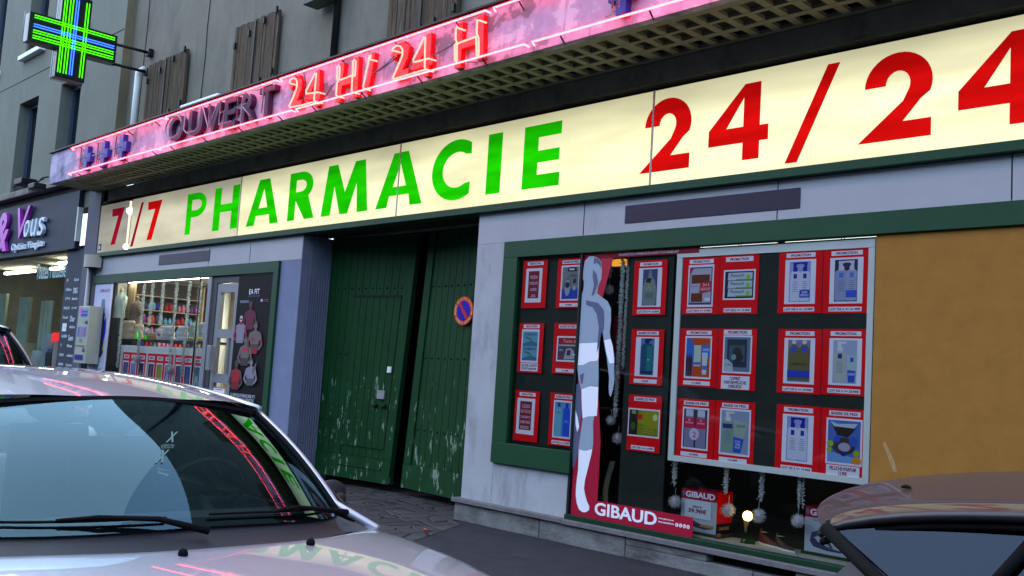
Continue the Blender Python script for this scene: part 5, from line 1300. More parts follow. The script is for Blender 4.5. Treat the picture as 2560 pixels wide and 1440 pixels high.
# tinsel strands
GL = 'silver tinsel strands hanging in the left window'
S3 = zm(240, 640, 3.429)
sp = [(95, 240, 60, 990, 'farthest left'), (250, 240, 195, 960, 'second'), (418, 235, 370, 850, 'third'), (495, 225, 462, 600, 'fourth, short'), (585, 215, 555, 590, 'fifth, short'), (700, 210, 640, 930, 'sixth'), (810, 205, 740, 1050, 'seventh'), (895, 200, 850, 990, 'eighth, rightmost')]
for tx, ty, bx_0, by, lab in sp:
    p0, p1 = S3(tx, ty), S3(bx_0, by); a, b = F(p0[0], p0[1], .1), F(p1[0], p1[1], .1)
    tinsel((a[0] + b[0]) / 2, .09, max(b[1], .4), 2.5, 'silver tinsel strand, %s from the left in the left window' % lab, GL, .024)
PG2 = 'fluffy baubles in the left window'
for px, py, lab in ((366, 829, 'left of the two upper baubles in the left window'), (398, 831, 'right of the two upper baubles in the left window'), (343, 898, 'lower left bauble in front of the framed panel'), (424, 925, 'lower right bauble in front of the framed panel')):
    x, z = F(px, py, .11); pompom(x, .11, z, .06, 'white fluffy ball, ' + lab, PG2)
# aluminium glass door
DR = empty('shop_door', (-12.1, .05, 0), 'grey aluminium shop door with three glass panes and a long handle', 'door')
d = MB().box(-12.66, -12.56, -.02, .07, .3, 2.523, M_ALU).box(-12.555, -12.43, 0.0, .07, 0, 2.523, mat('dark_mullion', (.07, .075, .08), .5))
d.box(-12.425, -12.33, .01, .07, 0, 2.42, M_ALU).box(-11.93, -11.84, .01, .07, 0, 2.42, M_ALU)
for z0, z1 in ((2.3, 2.42), (1.68, 1.80), (1.08, 1.2), (.0, .2)): d.box(-12.329, -11.931, .011, .07, z0, z1, M_ALU)
d.box(-12.425, -11.84, .0, .07, 2.43, 2.523, mat('dark_mullion', (.07, .075, .08), .5))
d.box(-12.05, -12.0, .012, .07, 1.2005, 1.6795, M_ALU)
d.build('door_frame', DR)
for z0, z1 in ((.2, 1.08), (1.2, 1.68), (1.8, 2.3)): MB().add([(-12.33, .04, z0), (-11.93, .04, z0), (-11.93, .04, z1), (-12.33, .04, z1)], [(0, 1, 2, 3)], G).build('door_pane', DR)
x, z = F(524, 895, -.08); bx('door_handle', x - .07, x + .03, -.10, -.03, z - .17, z + .17, M_ALU, DR, .01)
# ribbon notice
RP = empty('ribbon_notice', (-12.15, .02, .6), 'white notice with a crimson ribbon taped to the lower pane of the glass door', 'poster')
rx0, rx1, rz0, rz1 = -12.27, -11.97, .52, 1.02
bx('sheet', rx0, rx1, .0, .002, rz0, rz1, M_PAPER, RP)
r = MB(); c_ = pc((170, 10, 50)); xm = (rx0 + rx1) / 2
ribbon(r, [(xm - .05, rz0 + .06), (xm + .045, rz0 + .3), (xm + .03, rz0 + .4), (xm, rz0 + .43), (xm - .03, rz0 + .4), (xm - .045, rz0 + .3), (xm + .05, rz0 + .06)], -.003, -.0005, .022, c_)
r.text('S\nI\nS', xm + .07, xm + .1, rz0 + .14, rz0 + .38, -.003, -.0005, c_, .02); r.text('I\nS\nT\nA', xm - .1, xm - .07, rz0 + .1, rz0 + .36, -.003, -.0005, c_, .02)
r.text('1er DECEMBRE JOURNÉE', rx0 + .03, rx1 - .03, rz1 - .035, rz1 - .02, -.003, -.0005, c_, .01)
r.box(rx0, rx1, -.002, -.0003, rz1 - .01, rz1, c_); r.box(rx0, rx1, -.002, -.0003, rz0, rz0 + .008, c_)
r.build('printed_ribbon', RP)
# tall black sports poster
SP = empty('sports_poster', (-11.4, -.01, .3), 'tall black poster of athletes in red and white with supplement jars below', 'poster')
sx0, sx1, sz0, sz1 = -11.82, -10.93, .28, 2.515
bx('black_sheet', sx0, sx1, -.012, .02, sz0, sz1, pl('poster_black', (6, 7, 11), rough=.6, spec=.15), SP)
P = Pic((sx0, sx1 - .07, sz0, sz1), -.0125)
P.t('EA FIT', .36, .885, .68, .915, (225, 228, 240)); P.t('CONSTRUCTION MUSCULAIRE', .34, .87, .7, .878, (110, 115, 130), .0)
P.r(.1, .835, .38, .85, (95, 105, 120)); P.r(.72, .84, .76, .855, (40, 60, 170)); P.r(.76, .84, .79, .855, (220, 220, 235)); P.r(.79, .84, .82, .855, (190, 30, 50)); P.lines(.84, .838, .98, .856, 2, (130, 135, 150))
SK = (104, 92, 90); SKD = (66, 58, 58); MG = (92, 8, 46); RD = (150, 16, 36); WH = (128, 125, 142)
def fig(cx, cy, s, top, skin, lower, arms=True):
    P.p([(cx - .1 * s, cy), (cx + .1 * s, cy), (cx + .12 * s, cy + .045 * s), (cx - .12 * s, cy + .045 * s)], lower)
    P.p([(cx - .11 * s, cy + .04 * s), (cx + .11 * s, cy + .04 * s), (cx + .15 * s, cy + .095 * s), (cx + .05 * s, cy + .108 * s), (cx - .05 * s, cy + .108 * s), (cx - .15 * s, cy + .095 * s)], top)
    if arms:
        P.p([(cx - .15 * s, cy + .095 * s), (cx - .11 * s, cy + .085 * s), (cx - .16 * s, cy + .04 * s), (cx - .1 * s, cy + .015 * s), (cx - .13 * s, cy + .008 * s), (cx - .21 * s, cy + .036 * s)], skin)
        P.p([(cx + .15 * s, cy + .095 * s), (cx + .11 * s, cy + .085 * s), (cx + .16 * s, cy + .04 * s), (cx + .1 * s, cy + .015 * s), (cx + .13 * s, cy + .008 * s), (cx + .21 * s, cy + .036 * s)], skin)
    P.r(cx - .025 * s, cy + .1 * s, cx + .025 * s, cy + .118 * s, skin); P.e(cx, cy + .132 * s, .048 * s, .019 * s, skin)
    P.p([(cx - .05 * s, cy + .134 * s), (cx - .045 * s, cy + .15 * s), (cx, cy + .156 * s), (cx + .045 * s, cy + .15 * s), (cx + .05 * s, cy + .134 * s), (cx, cy + .145 * s)], (70, 62, 60))
fig(.46, .68, 1.05, MG, MG, MG); fig(.2, .60, 1.05, WH, (150, 30, 70), WH); P.e(.2, .742, .045, .018, (190, 185, 190)); P.r(.165, .735, .235, .744, MG)
fig(.68, .55, 1.15, SK, SK, SKD); P.e(.62, .625, .035, .011, RD); P.e(.88, .613, .035, .011, RD); P.r(.58, .54, .78, .575, (140, 20, 40))
fig(.42, .47, 1.1, SK, SK, (60, 50, 55)); P.r(.34, .555, .5, .575, (190, 25, 70)); P.p([(.45, .63), (.52, .6), (.54, .53), (.5, .56)], (95, 70, 60))
fig(.2, .33, 1.1, (150, 15, 35), SKD, (110, 12, 30)); fig(.66, .36, 1.0, WH, WH, (80, 80, 90)); P.p([(.7, .45), (.82, .5), (.8, .46), (.74, .42)], SK)
P.t('LA MARQUE FRANÇAISE N°1\nEN NUTRITION SPORTIVE', .1, .265, .86, .31, (190, 195, 210))
for i, x in enumerate((.1, .3, .5)): P.r(x - .07, .16, x + .1, .225, (55, 55, 90)); P.r(x - .07, .175, x + .1, .2, [(190, 90, 60), (120, 60, 150), (205, 80, 120)][i]); P.r(x - .05, .226, x + .08, .243, (205, 208, 225)); P.r(x - .06, .152, x + .09, .159, (200, 205, 220))
for i, x in enumerate((.7, .82, .94)): P.r(x - .05, .155, x + .045, .2, (90, 60, 120)); P.r(x - .05, .165, x + .045, .185, (190, 70, 110)); P.r(x - .035, .2, x + .03, .213, (205, 208, 225))
P.r(.28, .105, .42, .15, (180, 120, 130)); P.r(.55, .095, .7, .13, (150, 140, 130))
P.mb.build('printed_picture', SP)
# knee and spine poster left of the window
KP = empty('orthopaedic_poster', (-16.2, -.02, .4), 'narrow white poster with a grey leg and blue brace, left of the window', 'poster')
kx0, kx1, kz0, kz1 = -16.66, -16.0, .42, 2.515
bx('white_sheet', kx0, kx1, -.012, .02, kz0, kz1, pl('poster_white', (185, 190, 215), rough=.5), KP)
P = Pic((kx0, kx1, kz0, kz1), -.0125)
P.t('GIBAUD', .32, .935, .92, .96, (120, 30, 110), .03)
P.p([(.5, .88), (.68, .88), (.74, .82), (.68, .72), (.62, .65), (.62, .6), (.3, .56), (.1, .5), (.12, .42), (.3, .46), (.44, .62), (.46, .8)], (105, 112, 140))
P.p([(.5, .7), (.62, .73), (.75, .7), (.88, .74), (.92, .62), (.82, .52), (.6, .52), (.48, .62)], (20, 30, 170)); P.p([(.5, .52), (.85, .55), (.9, .46), (.75, .42), (.45, .44)], (50, 60, 40)); P.p([(.44, .5), (.5, .56), (.52, .48)], (190, 190, 30)); P.p([(.82, .48), (.9, .56), (.92, .48)], (190, 190, 30))
P.r(.05, .3, .4, .42, (210, 215, 235)); P.r(.1, .0, .35, .3, (110, 115, 140)); P.r(.45, .12, .95, .38, (190, 215, 225)); P.p([(.62, .38), (.66, .38), (.64, .28), (.7, .14), (.66, .14), (.6, .26), (.5, .14), (.46, .14), (.58, .28)], (150, 125, 100)); P.r(.82, .16, .88, .34, (70, 100, 150)); P.r(.5, .0, .9, .09, (170, 150, 60)); P.e(.7, .045, .09, .035, (170, 80, 30))
P.mb.build('printed_picture', KP)
# vending machine, siren box
VM = empty('vending_machine', (-16.4, -.2, 1.2), 'narrow cream wall vending machine with pictures, buttons and a blue slot', 'vending machine')
vx0, vx1, vz0, vz1 = -16.66, -16.17, 1.19, 2.13
MB().box(vx0, vx1, -.25, -.03, vz0, vz1, mat('pale_machine_case', (.50, .54, .44), .45, var=.06)).build('case', VM, .012)
bx('wall_plate', vx0 + .04, vx1 + .02, -.0295, -.0005, vz0 + .15, vz1 - .1, pl('navy_plate', (25, 30, 70)), VM)
P = Pic((vx0, vx1, vz0, vz1), -.2505)
P.r(.06, .755, .94, .757, (110, 120, 105)); P.r(.06, .43, .94, .432, (110, 120, 105))
P.r(.25, .80, .85, .95, (110, 135, 205)); P.r(.28, .82, .82, .86, (50, 60, 140)); P.r(.28, .885, .82, .91, (50, 60, 140)); P.r(.1, .87, .3, .96, (220, 90, 190)); P.r(.7, .68, .92, .74, (55, 60, 60)); P.t('3', .55, .69, .62, .73, (50, 60, 60))
P.r(.1, .46, .88, .64, (110, 135, 190)); 
for i in range(4): P.r(.14 + i * .18, .48, .27 + i * .18, .62, [(70, 90, 160), (170, 110, 150), (90, 140, 170), (150, 90, 130)][i])
P.r(.35, .37, .58, .42, (120, 125, 115)); P.r(.08, .3, .88, .305, (40, 45, 45))
for i in range(5): P.e(.14 + i * .17, .3, .05, .012, (35, 40, 40))
P.r(.7, .2, .9, .27, (80, 90, 85)); P.r(.1, .06, .82, .15, (15, 25, 140)); P.r(.16, .09, .76, .11, (8, 12, 40))
P.mb.build('front_panel', VM)
SB = empty('siren_box', (-16.65, -.1, 2.8), 'cream half round alarm siren box on the pilaster above the vending machine', 'alarm box')
o = MB(); rows = []
for i in range(11):
    a = math.pi * (i / 10); rows.append([(-16.66 - .19 * math.cos(a), -.03 - .2 * math.sin(a), z) for z in (2.79, 3.0)])
o.grid(rows, M_CREAM); o.add([(-16.66 - .19 * math.cos(math.pi * i / 10), -.03 - .2 * math.sin(math.pi * i / 10), 3.0) for i in range(11)], [tuple(range(11))], M_CREAM)
o.build('cover', SB)
MB().lathe([(.08, 0), (.10, .05)], (-16.66, -.11, 2.8), M_DARK, 14).build('speaker_grille', SB)
# white box lying on the canopy and floodlight at its left end
x0, x1, z0, z1 = -13.07, -12.02, 4.605, 4.98
tag(MB().box(-13.15, -12.05, -.45, -.1, 4.602, 4.93, M_WHITEP).build('canopy_box', None, .02), 'long white box lying on the canopy below the brown shutters', 'box')
FL = empty('floodlight', (-17.3, -.85, 4.1), 'small black floodlight on a bent arm at the left end of the canopy', 'lamp')
MB().box(-17.62, -17.3, -.95, -.75, 4.06, 4.16, M_BLACKM).build('lamp_head', FL, .02)
MB().tube([(-17.1, -.8, 4.25), (-17.2, -.86, 4.24), (-17.35, -.88, 4.17)], .012, M_BLACKM, 6).build('arm', FL)
# second black floodlight on the optician cornice
FL2 = empty('floodlight', (-19.6, -.3, 4.5), 'black floodlight lying on the optician cornice', 'lamp')
MB().box(-19.9, -19.45, -.5, -.22, 4.44, 4.56, M_BLACKM).build('lamp_head', FL2, .02)
MB().tube([(-19.5, -.3, 4.47), (-19.45, -.1, 4.6)], .012, M_BLACKM, 6).build('arm', FL2)

# ================================================================ optician window contents
for i, (x, h, lab) in enumerate(((-24.9, 2.2, 'the left one'), (-23.3, 2.1, 'the middle one'), (-21.9, 2.0, 'the right one'))):
    rows = [[(x + .85 * (k / 16) + .0, .9 + .05 * math.sin(k * 1.5), .4 + h * j / 5) for k in range(17)] for j in range(6)]
    tag(MB().grid(rows, pl('pale_curtain', (190, 205, 180), rough=.8, var=.15)).build('hanging_curtain'), 'pale hanging curtain in the optician window, %s' % lab, 'curtain')
tag(bx('red_reflection_bar', -19.9, -18.5, .5, .9, 1.55, 1.72, emis('red_glow', (1, .03, .04), 1.1)), 'glowing red bar standing in for mirrored tail lights in the optician window', 'reflection')  # added glowing bar imitating tail lights reflected in the glass
for i, (x, z, c, lab) in enumerate(((-20.1, .9, (60, 95, 150), 'blue frame'), (-19.5, .85, (200, 205, 215), 'white frame'), (-18.9, .95, (150, 60, 110), 'purple flower'))):
    tag(MB().box(x - .22, x + .22, .55, .6, z, z + .5, pc(c)).box(x - .15, x + .15, .53, .549, z + .07, z + .43, pc((60, 50, 60)))  .build('photo_stand', None, .004), '%s standing low in the optician window' % lab, 'display')
for i, (x, z, c, lab) in enumerate(((-20.9, 1.15, (215, 220, 215), 'tall white pleated lamp form'), (-20.35, 1.5, (180, 200, 210), 'pale blue scarf form'), (-19.75, 1.35, (225, 210, 200), 'cream vase form'), (-19.2, 1.45, (170, 90, 160), 'purple bouquet form'), (-21.5, 1.3, (200, 190, 150), 'straw coloured basket form'))):
    rows = [[(x + (.16 + .04 * math.sin(q * 2.1 + i)) * math.cos(a), .62 + .12 * math.sin(a), z - .5 + q * .14) for a in [2 * math.pi * k / 14 for k in range(14)]] for q in range(6)]
    tag(MB().grid(rows, pc(c), True, True).build('shop_ornament'), lab + ' displayed in the optician window', 'ornament')
tag(bx('white_display_table', -21.2, -18.4, .5, 1.0, .7, .78, M_WHITEP), 'white display table inside the optician window', 'table')
for i, (x, lab) in enumerate(((-20.6, 'left'), (-20.0, 'right'))):
    tag(MB().lathe([(.12, 0), (.1, .1), (.13, .22), (.05, .3), (.05, .36), (.07, .42), (.001, .5)], (x, .45, .26), M_WHITEP, 14).build('display_bust'), 'small white display bust on the optician floor, the %s one' % lab, 'bust')
for s_, lab in ((-18.75, 'left'), (-18.45, 'right')):
    o = MB()
    for i in range(26): o.sphere((s_ + .06 * math.sin(i * .9), .25, .5 + i * .09), .010, emis('fairy_light', (1, .5, .25), 2.2), 5)
    o.tube([(s_ + .06 * math.sin(i * .9), .26, .5 + i * .09) for i in range(26)], .002, M_BLACKM, 4)
    tag(o.build('fairy_lights'), 'vertical string of small warm lights in the optician window, the %s one' % lab, 'string lights')

# ================================================================ building across the street (seen in reflections)
AB = empty('opposite_building', (-6, -20, 0), 'plain grey building on the other side of the street', 'building')
M_OPP = mat('opposite_plaster', (.14, .14, .14), .9, var=.2, vscale=.8)
w_ = MB().box(-180, 40, -22, -20, 0, 9.5, M_OPP); w_.build('wall', AB)
for i in range(26):
    for z in (1.0, 4.2, 7.0): bx('window', -54 + i * 3.6, -52.4 + i * 3.6, -19.99, -19.95, z, z + 1.9, M_PANE, AB)

# ================================================================ litter
tag(MB().add([(-8.0, -1.0, .007), (-7.87, -.96, .009), (-7.87, -.98, .012), (-8.0, -1.03, .008)], [(0, 1, 2, 3)], M_PAPER).build('paper_scrap'), 'small white scrap of paper on the cobbles before the gate', 'litter')
x, y = -6.75, -.75
tag(MB().sphere((x, y, .012), .022, pc((220, 70, 20)), 8, (1, .7, .4)).build('orange_peel'), 'small bright orange scrap on the pavement at the edge of the cobbles', 'litter')
for i in range(6):
    x, y = random.uniform(-6.3, -2.2), random.uniform(-2.4, -.3)
    o = MB().poly([(x + random.uniform(.006, .016) * math.cos(a), random.uniform(.006, .016) * math.sin(a)) for a in (0, 1.3, 2.6, 3.8, 5.1)], 0, 1, pc((120, 120, 118)))
    o.v = [(v[0], y + v[2], .003 + .001 * v[1]) for v in o.v]
    tag(o.build('gum_spot'), 'pale trodden spot on the asphalt pavement', 'litter', 'pale trodden spots on the pavement')

# ================================================================ cars
def paint(name, col, metal=.5, rough=.35, coat=1.0):
    m = mat(name, col, rough, metal=metal, var=.03, vscale=30, coat=coat)
    b = m.node_tree.nodes["Principled BSDF"]; b.inputs["Coat Roughness"].default_value = .012
    return m
M_SILV = paint('silver_car_paint', (.56, .57, .63), .5, .38)
M_RUB = mat('black_rubber', (.006, .006, .007), .75, spec=.08)
M_CPL = mat('black_car_plastic', (.014, .016, .022), .55, bump=.1, bscale=200)
M_TRIM = mat('dark_car_interior', (.05, .055, .06), .8, var=.2)
M_CGL = glass('windscreen_glass', (.74, .84, .80), 1.6, 1.5, 0.0, (.50, .86, 1.0))
M_CGLS = glass('side_car_glass', (.35, .40, .40), 1.55, 1.2)
M_TYRE = mat('tyre_rubber', (.015, .015, .015), .8, bump=.3)
M_RIM = mat('wheel_rim', (.4, .4, .42), .35, metal=.7)
def lerp(a, b, t): return a + (b - a) * t
def curve(pts):
    """smooth interpolation through (x, value) pairs"""
    def g(x):
        if x <= pts[0][0]: return pts[0][1]
        if x >= pts[-1][0]: return pts[-1][1]
        for i in range(len(pts) - 1):
            if pts[i][0] <= x <= pts[i + 1][0]:
                x0, y0 = pts[i]; x1, y1 = pts[i + 1]
                m0 = ((y1 - y0) / (x1 - x0) + ((y0 - pts[i - 1][1]) / (x0 - pts[i - 1][0]) if i else (y1 - y0) / (x1 - x0))) / 2
                m1 = ((y1 - y0) / (x1 - x0) + ((pts[i + 2][1] - y1) / (pts[i + 2][0] - x1) if i + 2 < len(pts) else (y1 - y0) / (x1 - x0))) / 2
                h = x1 - x0; t = (x - x0) / h
                return (2 * t**3 - 3 * t**2 + 1) * y0 + (t**3 - 2 * t**2 + t) * h * m0 + (-2 * t**3 + 3 * t**2) * y1 + (t**3 - t**2) * h * m1
    return g
def build_car(label, PAINT, loc, yc, zoff=0.0, detail=True, cat='car'):
    """small hatchback facing +x; geometry in street coordinates, shifted by loc in x"""
    R0 = empty('parked_car', (-3.7 + loc, yc, -.13), label, cat)
    zc = curve([(-5.9, .70), (-5.6, .79), (-4.5, .80), (-3.0, .805), (-2.86, .80), (-2.5, .767), (-2.2, .715), (-2.0, .655), (-1.88, .58), (-1.80, .50)])
    wd = curve([(-5.95, .62), (-5.8, .74), (-5.2, .81), (-4, .83), (-2.9, .82), (-2.5, .80), (-2.2, .765), (-2.0, .70), (-1.88, .6), (-1.8, .45)])
    zr = curve([(-5.85, 1.10), (-5.7, 1.20), (-5.4, 1.262), (-5.0, 1.292), (-4.6, 1.293), (-4.2, 1.268), (-3.9, 1.237), (-3.68, 1.21)])
    def T(p): return (p[0] + loc, p[1] + yc, p[2] + (zoff if p[2] > .3 else 0))
    def Hx(t): return -2.86 - .26 * abs(t) ** 3.2
    def hood_z(x, v): return zc(x) - .065 * (abs(v) / wd(x)) ** 4
    TT = lambda rows: [[T(p) for p in r] for r in rows]
    # hood
    rows = []
    for i in range(25):
        s = i / 24; r = []
        for j in range(33):
            t = -1 + 2 * j / 32; xf = -1.86 - .14 * t * t; x = lerp(Hx(t), xf, s); v = t * min(.70, wd(x) * .87)
            r.append((x, v, hood_z(x, v) - .012 * (1 if i == 0 else 0)))
        rows.append(r)
    MB().grid(TT(rows), PAINT).build('hood', R0)
    # sides and bumpers
    for sg in (-1, 1):
        rows = []
        for i in range(46):
            x = lerp(-1.78, -5.95, i / 45); w = wd(x); v0 = min(.70, w * .87); z0 = hood_z(x, v0) if x > -2.95 else zc(x) - .04
            if x > -3.2 and x <= -2.95: z0 = lerp(hood_z(-2.95, v0), zc(x) - .04, (-2.95 - x) / .25)
            k = w / .82
            rows.append([(x, sg * v0, z0), (x, sg * (v0 + (w - v0) * .55), z0 - .018), (x, sg * (v0 + (w - v0) * .9), z0 - .05), (x, sg * w, z0 - .12), (x, sg * w * 1.005, .45), (x, sg * w, .25), (x, sg * w * .97, .1), (x, sg * w * .9, .02)])
        MB().grid(TT(rows), PAINT).build('side_panel', R0)
    fb = MB(); rows = []
    for j in range(25):
        t = -1 + 2 * j / 24; r = []
        for q in range(9):
            a = q / 8; bul = .12 * math.sin(math.pi * a)
            x = -1.86 - .14 * t * t + bul * (1 - .6 * t * t) ; r.append((x - .05 * a, t * lerp(.60, .66, a), lerp(hood_z(-1.86, 0) - .02 - .03 * t * t, .03, a)))
        rows.append(r)
    fb.grid(TT(rows), PAINT).build('front_bumper', R0)
    rows = []
    for j in range(21):
        t = -1 + 2 * j / 20
        rows.append([(-5.86 - .1 * (1 - t * t) + .02 * q, t * .74, lerp(.78, .02, q / 6)) for q in range(7)])
    MB().grid(TT(rows), PAINT).build('tailgate_panel', R0)
    for sg in (-1, 1):
        MB().sphere(T((-1.93, sg * .50, .50)), .14, mat('headlight_glass', (.5, .52, .55), .08), 14, (.7, 1.0, .6)).build('headlight', R0)
        MB().sphere(T((-5.86, sg * .66, .70)), .1, pl('tail_light_red', (150, 8, 10), rough=.15), 12, (.4, .6, 1.5)).build('tail_light', R0)
    # wheels
    for x in (-2.5, -5.05):
        for sg in (-1, 1):
            c = T((x, sg * .76, .155)); wl_ = MB().lathe([(.17, sg * .09), (.27, sg * .09), (.285, sg * .06), (.285, -sg * .08), (.1, -sg * .08)], c, M_TYRE, 26, 'y').build('wheel', R0)
            MB().lathe([(.001, sg * .098), (.05, sg * .1), (.16, sg * .085), (.175, sg * .095)], c, M_RIM, 20, 'y').build('rim', wl_)
            ar = MB(); q = [(x + .32 * math.cos(a), .155 + .32 * math.sin(a)) for a in [math.pi * k / 16 for k in range(17)]]
            ar.grid([[T((a_, sg * .70, b_)) for a_, b_ in q], [T((a_, sg * .842, b_)) for a_, b_ in q]], M_RUB); ar.build('wheel_arch', R0)
    # roof
    def hw(x): return lerp(.615, .60, min(1, (-3.68 - x) / 2))
    def tx(t): return -3.68 - .17 * t * t
    rows = []
    for i in range(27):
        s = i / 26; r = []
        for j in range(31):
            t = -1 + 2 * j / 30; x = lerp(tx(t), -5.72 + .06 * t * t, s); r.append((x, t * (hw(x) + .015), zr(x) - .043 * abs(t) ** 4 - .012 * t * t))
        rows.append(r)
    MB().grid(TT(rows), PAINT).build('roof', R0)
    # windscreen
    def WS(t, s, off=0.0):
        x0, z0 = Hx(t) - .135, .832 - .03 * t * t
        x1, z1 = tx(t) - .002, 1.207 - .055 * t * t
        b = math.sin(math.pi * s) * (.035 - .01 * t * t) + off
        return (lerp(x0, x1, s) + b * .5, t * lerp(.672, .612, s), lerp(z0, z1, s) + b * .85)
    rows = [[WS(-1 + 2 * j / 40, i / 24) for j in range(41)] for i in range(25)]
    MB().grid(TT(rows), M_CGL).build('windscreen', R0)
    fz = MB()
    fz.grid(TT([[WS(-1 + 2 * j / 30, s, -.004) for j in range(31)] for s in (.93, .965, 1.0)]), M_RUB)
    fz.grid(TT([[WS(-1 + 2 * j / 30, s, -.004) for j in range(31)] for s in (0, .03, .06)]), M_RUB)
    for sg in (-1, 1): fz.grid(TT([[WS(sg * q, i / 12, -.004) for i in range(13)] for q in (.90, .95, 1.0)]), M_RUB)
    fz.build('windscreen_border', R0)
    fz = MB()
    fz.grid(TT([[(tx(t) + .004 * k, t * .617, 1.212 - .055 * t * t - .004 * k) for t in [-1 + 2 * j / 30 for j in range(31)]] for k in (-1.2, 2.2)]), M_RUB)
    for sg in (-1, 1):
        fz.tube([T(WS(sg, i / 14, .006)) for i in range(15)], .012, M_RUB, 8)
    fz.build('windscreen_seal', R0)
    for sg in (-1, 1):
        pts = []
        for i in range(16):
            s = i / 15; a = WS(sg, s, .0); pts.append((a[0] - .02, a[1] + sg * .028, a[2] + .002))
        pts = [(-3.04, sg * .705, .775)] + pts[1:]
        MB().tube([T(p) for p in pts], .017, PAINT, 10, radii=None).build('pillar', R0)
        rl = [(x, sg * (hw(x) + .022), zr(x) - .06) for x in [-3.86 - .115 * k for k in range(17)]]
        MB().tube([T(p) for p in rl], .016, PAINT, 8).build('roof_rail', R0)
        # side glass
        n = 18; rows = [[], []]
        for i in range(n + 1):
            x = lerp(-3.22, -5.5, i / n)
            if x > -3.88: zt = lerp(.81, 1.155, (-3.22 - x) / .66)
            elif x > -5.2: zt = zr(x) - .075
            else: zt = lerp(zr(-5.2) - .075, .95, (-5.2 - x) / .3)
            k = (zt - .77) / .43; rows[0].append((x, sg * .735, .765)); rows[1].append((x, sg * lerp(.735, hw(x) + .012, k), zt))
        MB().grid(TT(rows), M_CGLS).build('side_window', R0)
        p0 = T((-4.42, sg * .745, .76)); p1 = T((-4.52, sg * (hw(-4.5) + .02), zr(-4.5) - .07)); MB().tube([p0, p1], .03, M_RUB, 8).build('middle_pillar', R0)
        bxs = MB(); bxs.tube([T((-5.50, sg * .74, .76)), T((-5.52, sg * .70, 1.0)), T((-5.42, sg * .64, 1.18))], .075, PAINT, 8); bxs.build('rear_pillar', R0)
        mr = MB().sphere(T((-3.56, sg * .84, .84)), .075, M_CPL, 16, (.5, 1.0, .75)); mr.tube([T((-3.44, sg * .74, .80)), T((-3.48, sg * .84, .83))], .026, M_CPL, 8); mr.build('door_mirror', R0)
        dh = MB().tube([T((-4.05, sg * .845, .62)), T((-4.2, sg * .85, .625))], .014, M_CPL, 8); dh.build('door_handle', R0)
    rows = [[(lerp(-5.86, -5.70, s), t * lerp(.70, .60, s), lerp(.80, 1.185, s) - .03 * t * t) for t in [-1 + 2 * j / 12 for j in range(13)]] for s in (0, .25, .5, .75, 1)]
    MB().grid(TT(rows), M_CGLS).build('rear_window', R0)
    # cowl
    rows = []
    for i in range(6):
        s = i / 5; rows.append([(lerp(Hx(t) + .02, Hx(t) - .16, s), t * lerp(.695, .665, s), lerp(hood_z(Hx(t), t * .69) - .018, .832 - .03 * t * t, s) - .012 * math.sin(math.pi * s)) for t in [-1 + 2 * j / 40 for j in range(41)]])
    sl = MB().grid(TT(rows), M_CPL)
    if detail:
        for g0, g1, n in ((-.18, .12, 17), (.48, .86, 22)):
            for k in range(n):
                t = lerp(g0, g1, k / n); a = (Hx(t) - .012, t * .69, hood_z(Hx(t), t * .69) - .018); b_ = (Hx(t) - .062, t * .69 - .022, hood_z(Hx(t), t * .69) - .019)
                sl.tube([T(a), T(b_)], .0032, M_RUB, 4)
        for t in (-.30, .34):
            x = Hx(t) + .10
            MB().lathe([(.013, -.004), (.015, .006), (.012, .016), (.004, .021)], T((x, t * .69, hood_z(x, t * .69))), M_RUB, 12).build('washer_jet', R0)
    sl.build('cowl_panel', R0)
    # wipers
    for (ta, tb, tp, s0, s1) in ((-1.15, -.22, -.05, .07, .045), (.0, .80, .92, .05, .05)):
        wp = empty('wiper', T((Hx(tp) - .1, tp * .68, .84))); wp.parent = R0; wp.matrix_parent_inverse = world_of(R0).inverted()
        n = 14; bl = [WS(max(-1, lerp(ta, tb, k / n)), lerp(s0, s1, k / n), .014) for k in range(n + 1)]
        MB().tube([T(p) for p in bl], .0045, M_RUB, 6).build('wiper_blade', wp)
        md = WS(max(-1, lerp(ta, tb, .5)), (s0 + s1) / 2, .018); q = [T((Hx(tp) - .085, tp * .69, .826)), T(WS(lerp(tp, (ta + tb) / 2, .35), .02, .03)), T(WS(lerp(tp, (ta + tb) / 2, .75), .05, .030)), T(md)]
        MB().tube(q, .010, M_RUB, 8, radii=[.012, .009, .007, .006]).build('wiper_arm', wp)
    # inside
    it = MB().box(-5.6 + loc, -3.0 + loc, yc - .68, yc + .68, .12, .16, M_TRIM)
    rows = [[(x, v, z) for v in (-.66, -.4, -.1, .2, .45, .66)] for x, z in ((-3.02, .775), (-3.25, .80), (-3.5, .805), (-3.62, .77), (-3.66, .5), (-3.6, .2))]
    it.grid(TT(rows), M_TRIM); it.build('dashboard', R0)
    bx('door_lining', -5.5 + loc, -3.2 + loc, yc - .72, yc - .70, .15, .77 + zoff, M_TRIM, R0); bx('door_lining', -5.5 + loc, -3.2 + loc, yc + .70, yc + .72, .15, .77 + zoff, M_TRIM, R0)
    for x, vs in ((-4.35, (-.36, .36)), (-5.15, (-.34, .34))):
        for v in vs:
            st = MB().box(x - .25 + loc, x + .25 + loc, yc + v - .24, yc + v + .24, .25, .48, M_TRIM)
            rows = [[(x - .22 - .12 * s + .05 * math.cos(a), v + .24 * (1 - .15 * s) * math.sin(a), .40 + .58 * s) for a in [2 * math.pi * k / 14 for k in range(14)]] for s in (0, .3, .6, .9, 1.0)]
            st.grid(TT(rows), M_TRIM, True, True); st.build('seat', R0)
            MB().sphere(T((x - .36, v, 1.08)), .13, M_TRIM, 14, (.42, 1.0, .72)).build('headrest', R0)
    sw = []; c0 = (-3.80, .36, .80)
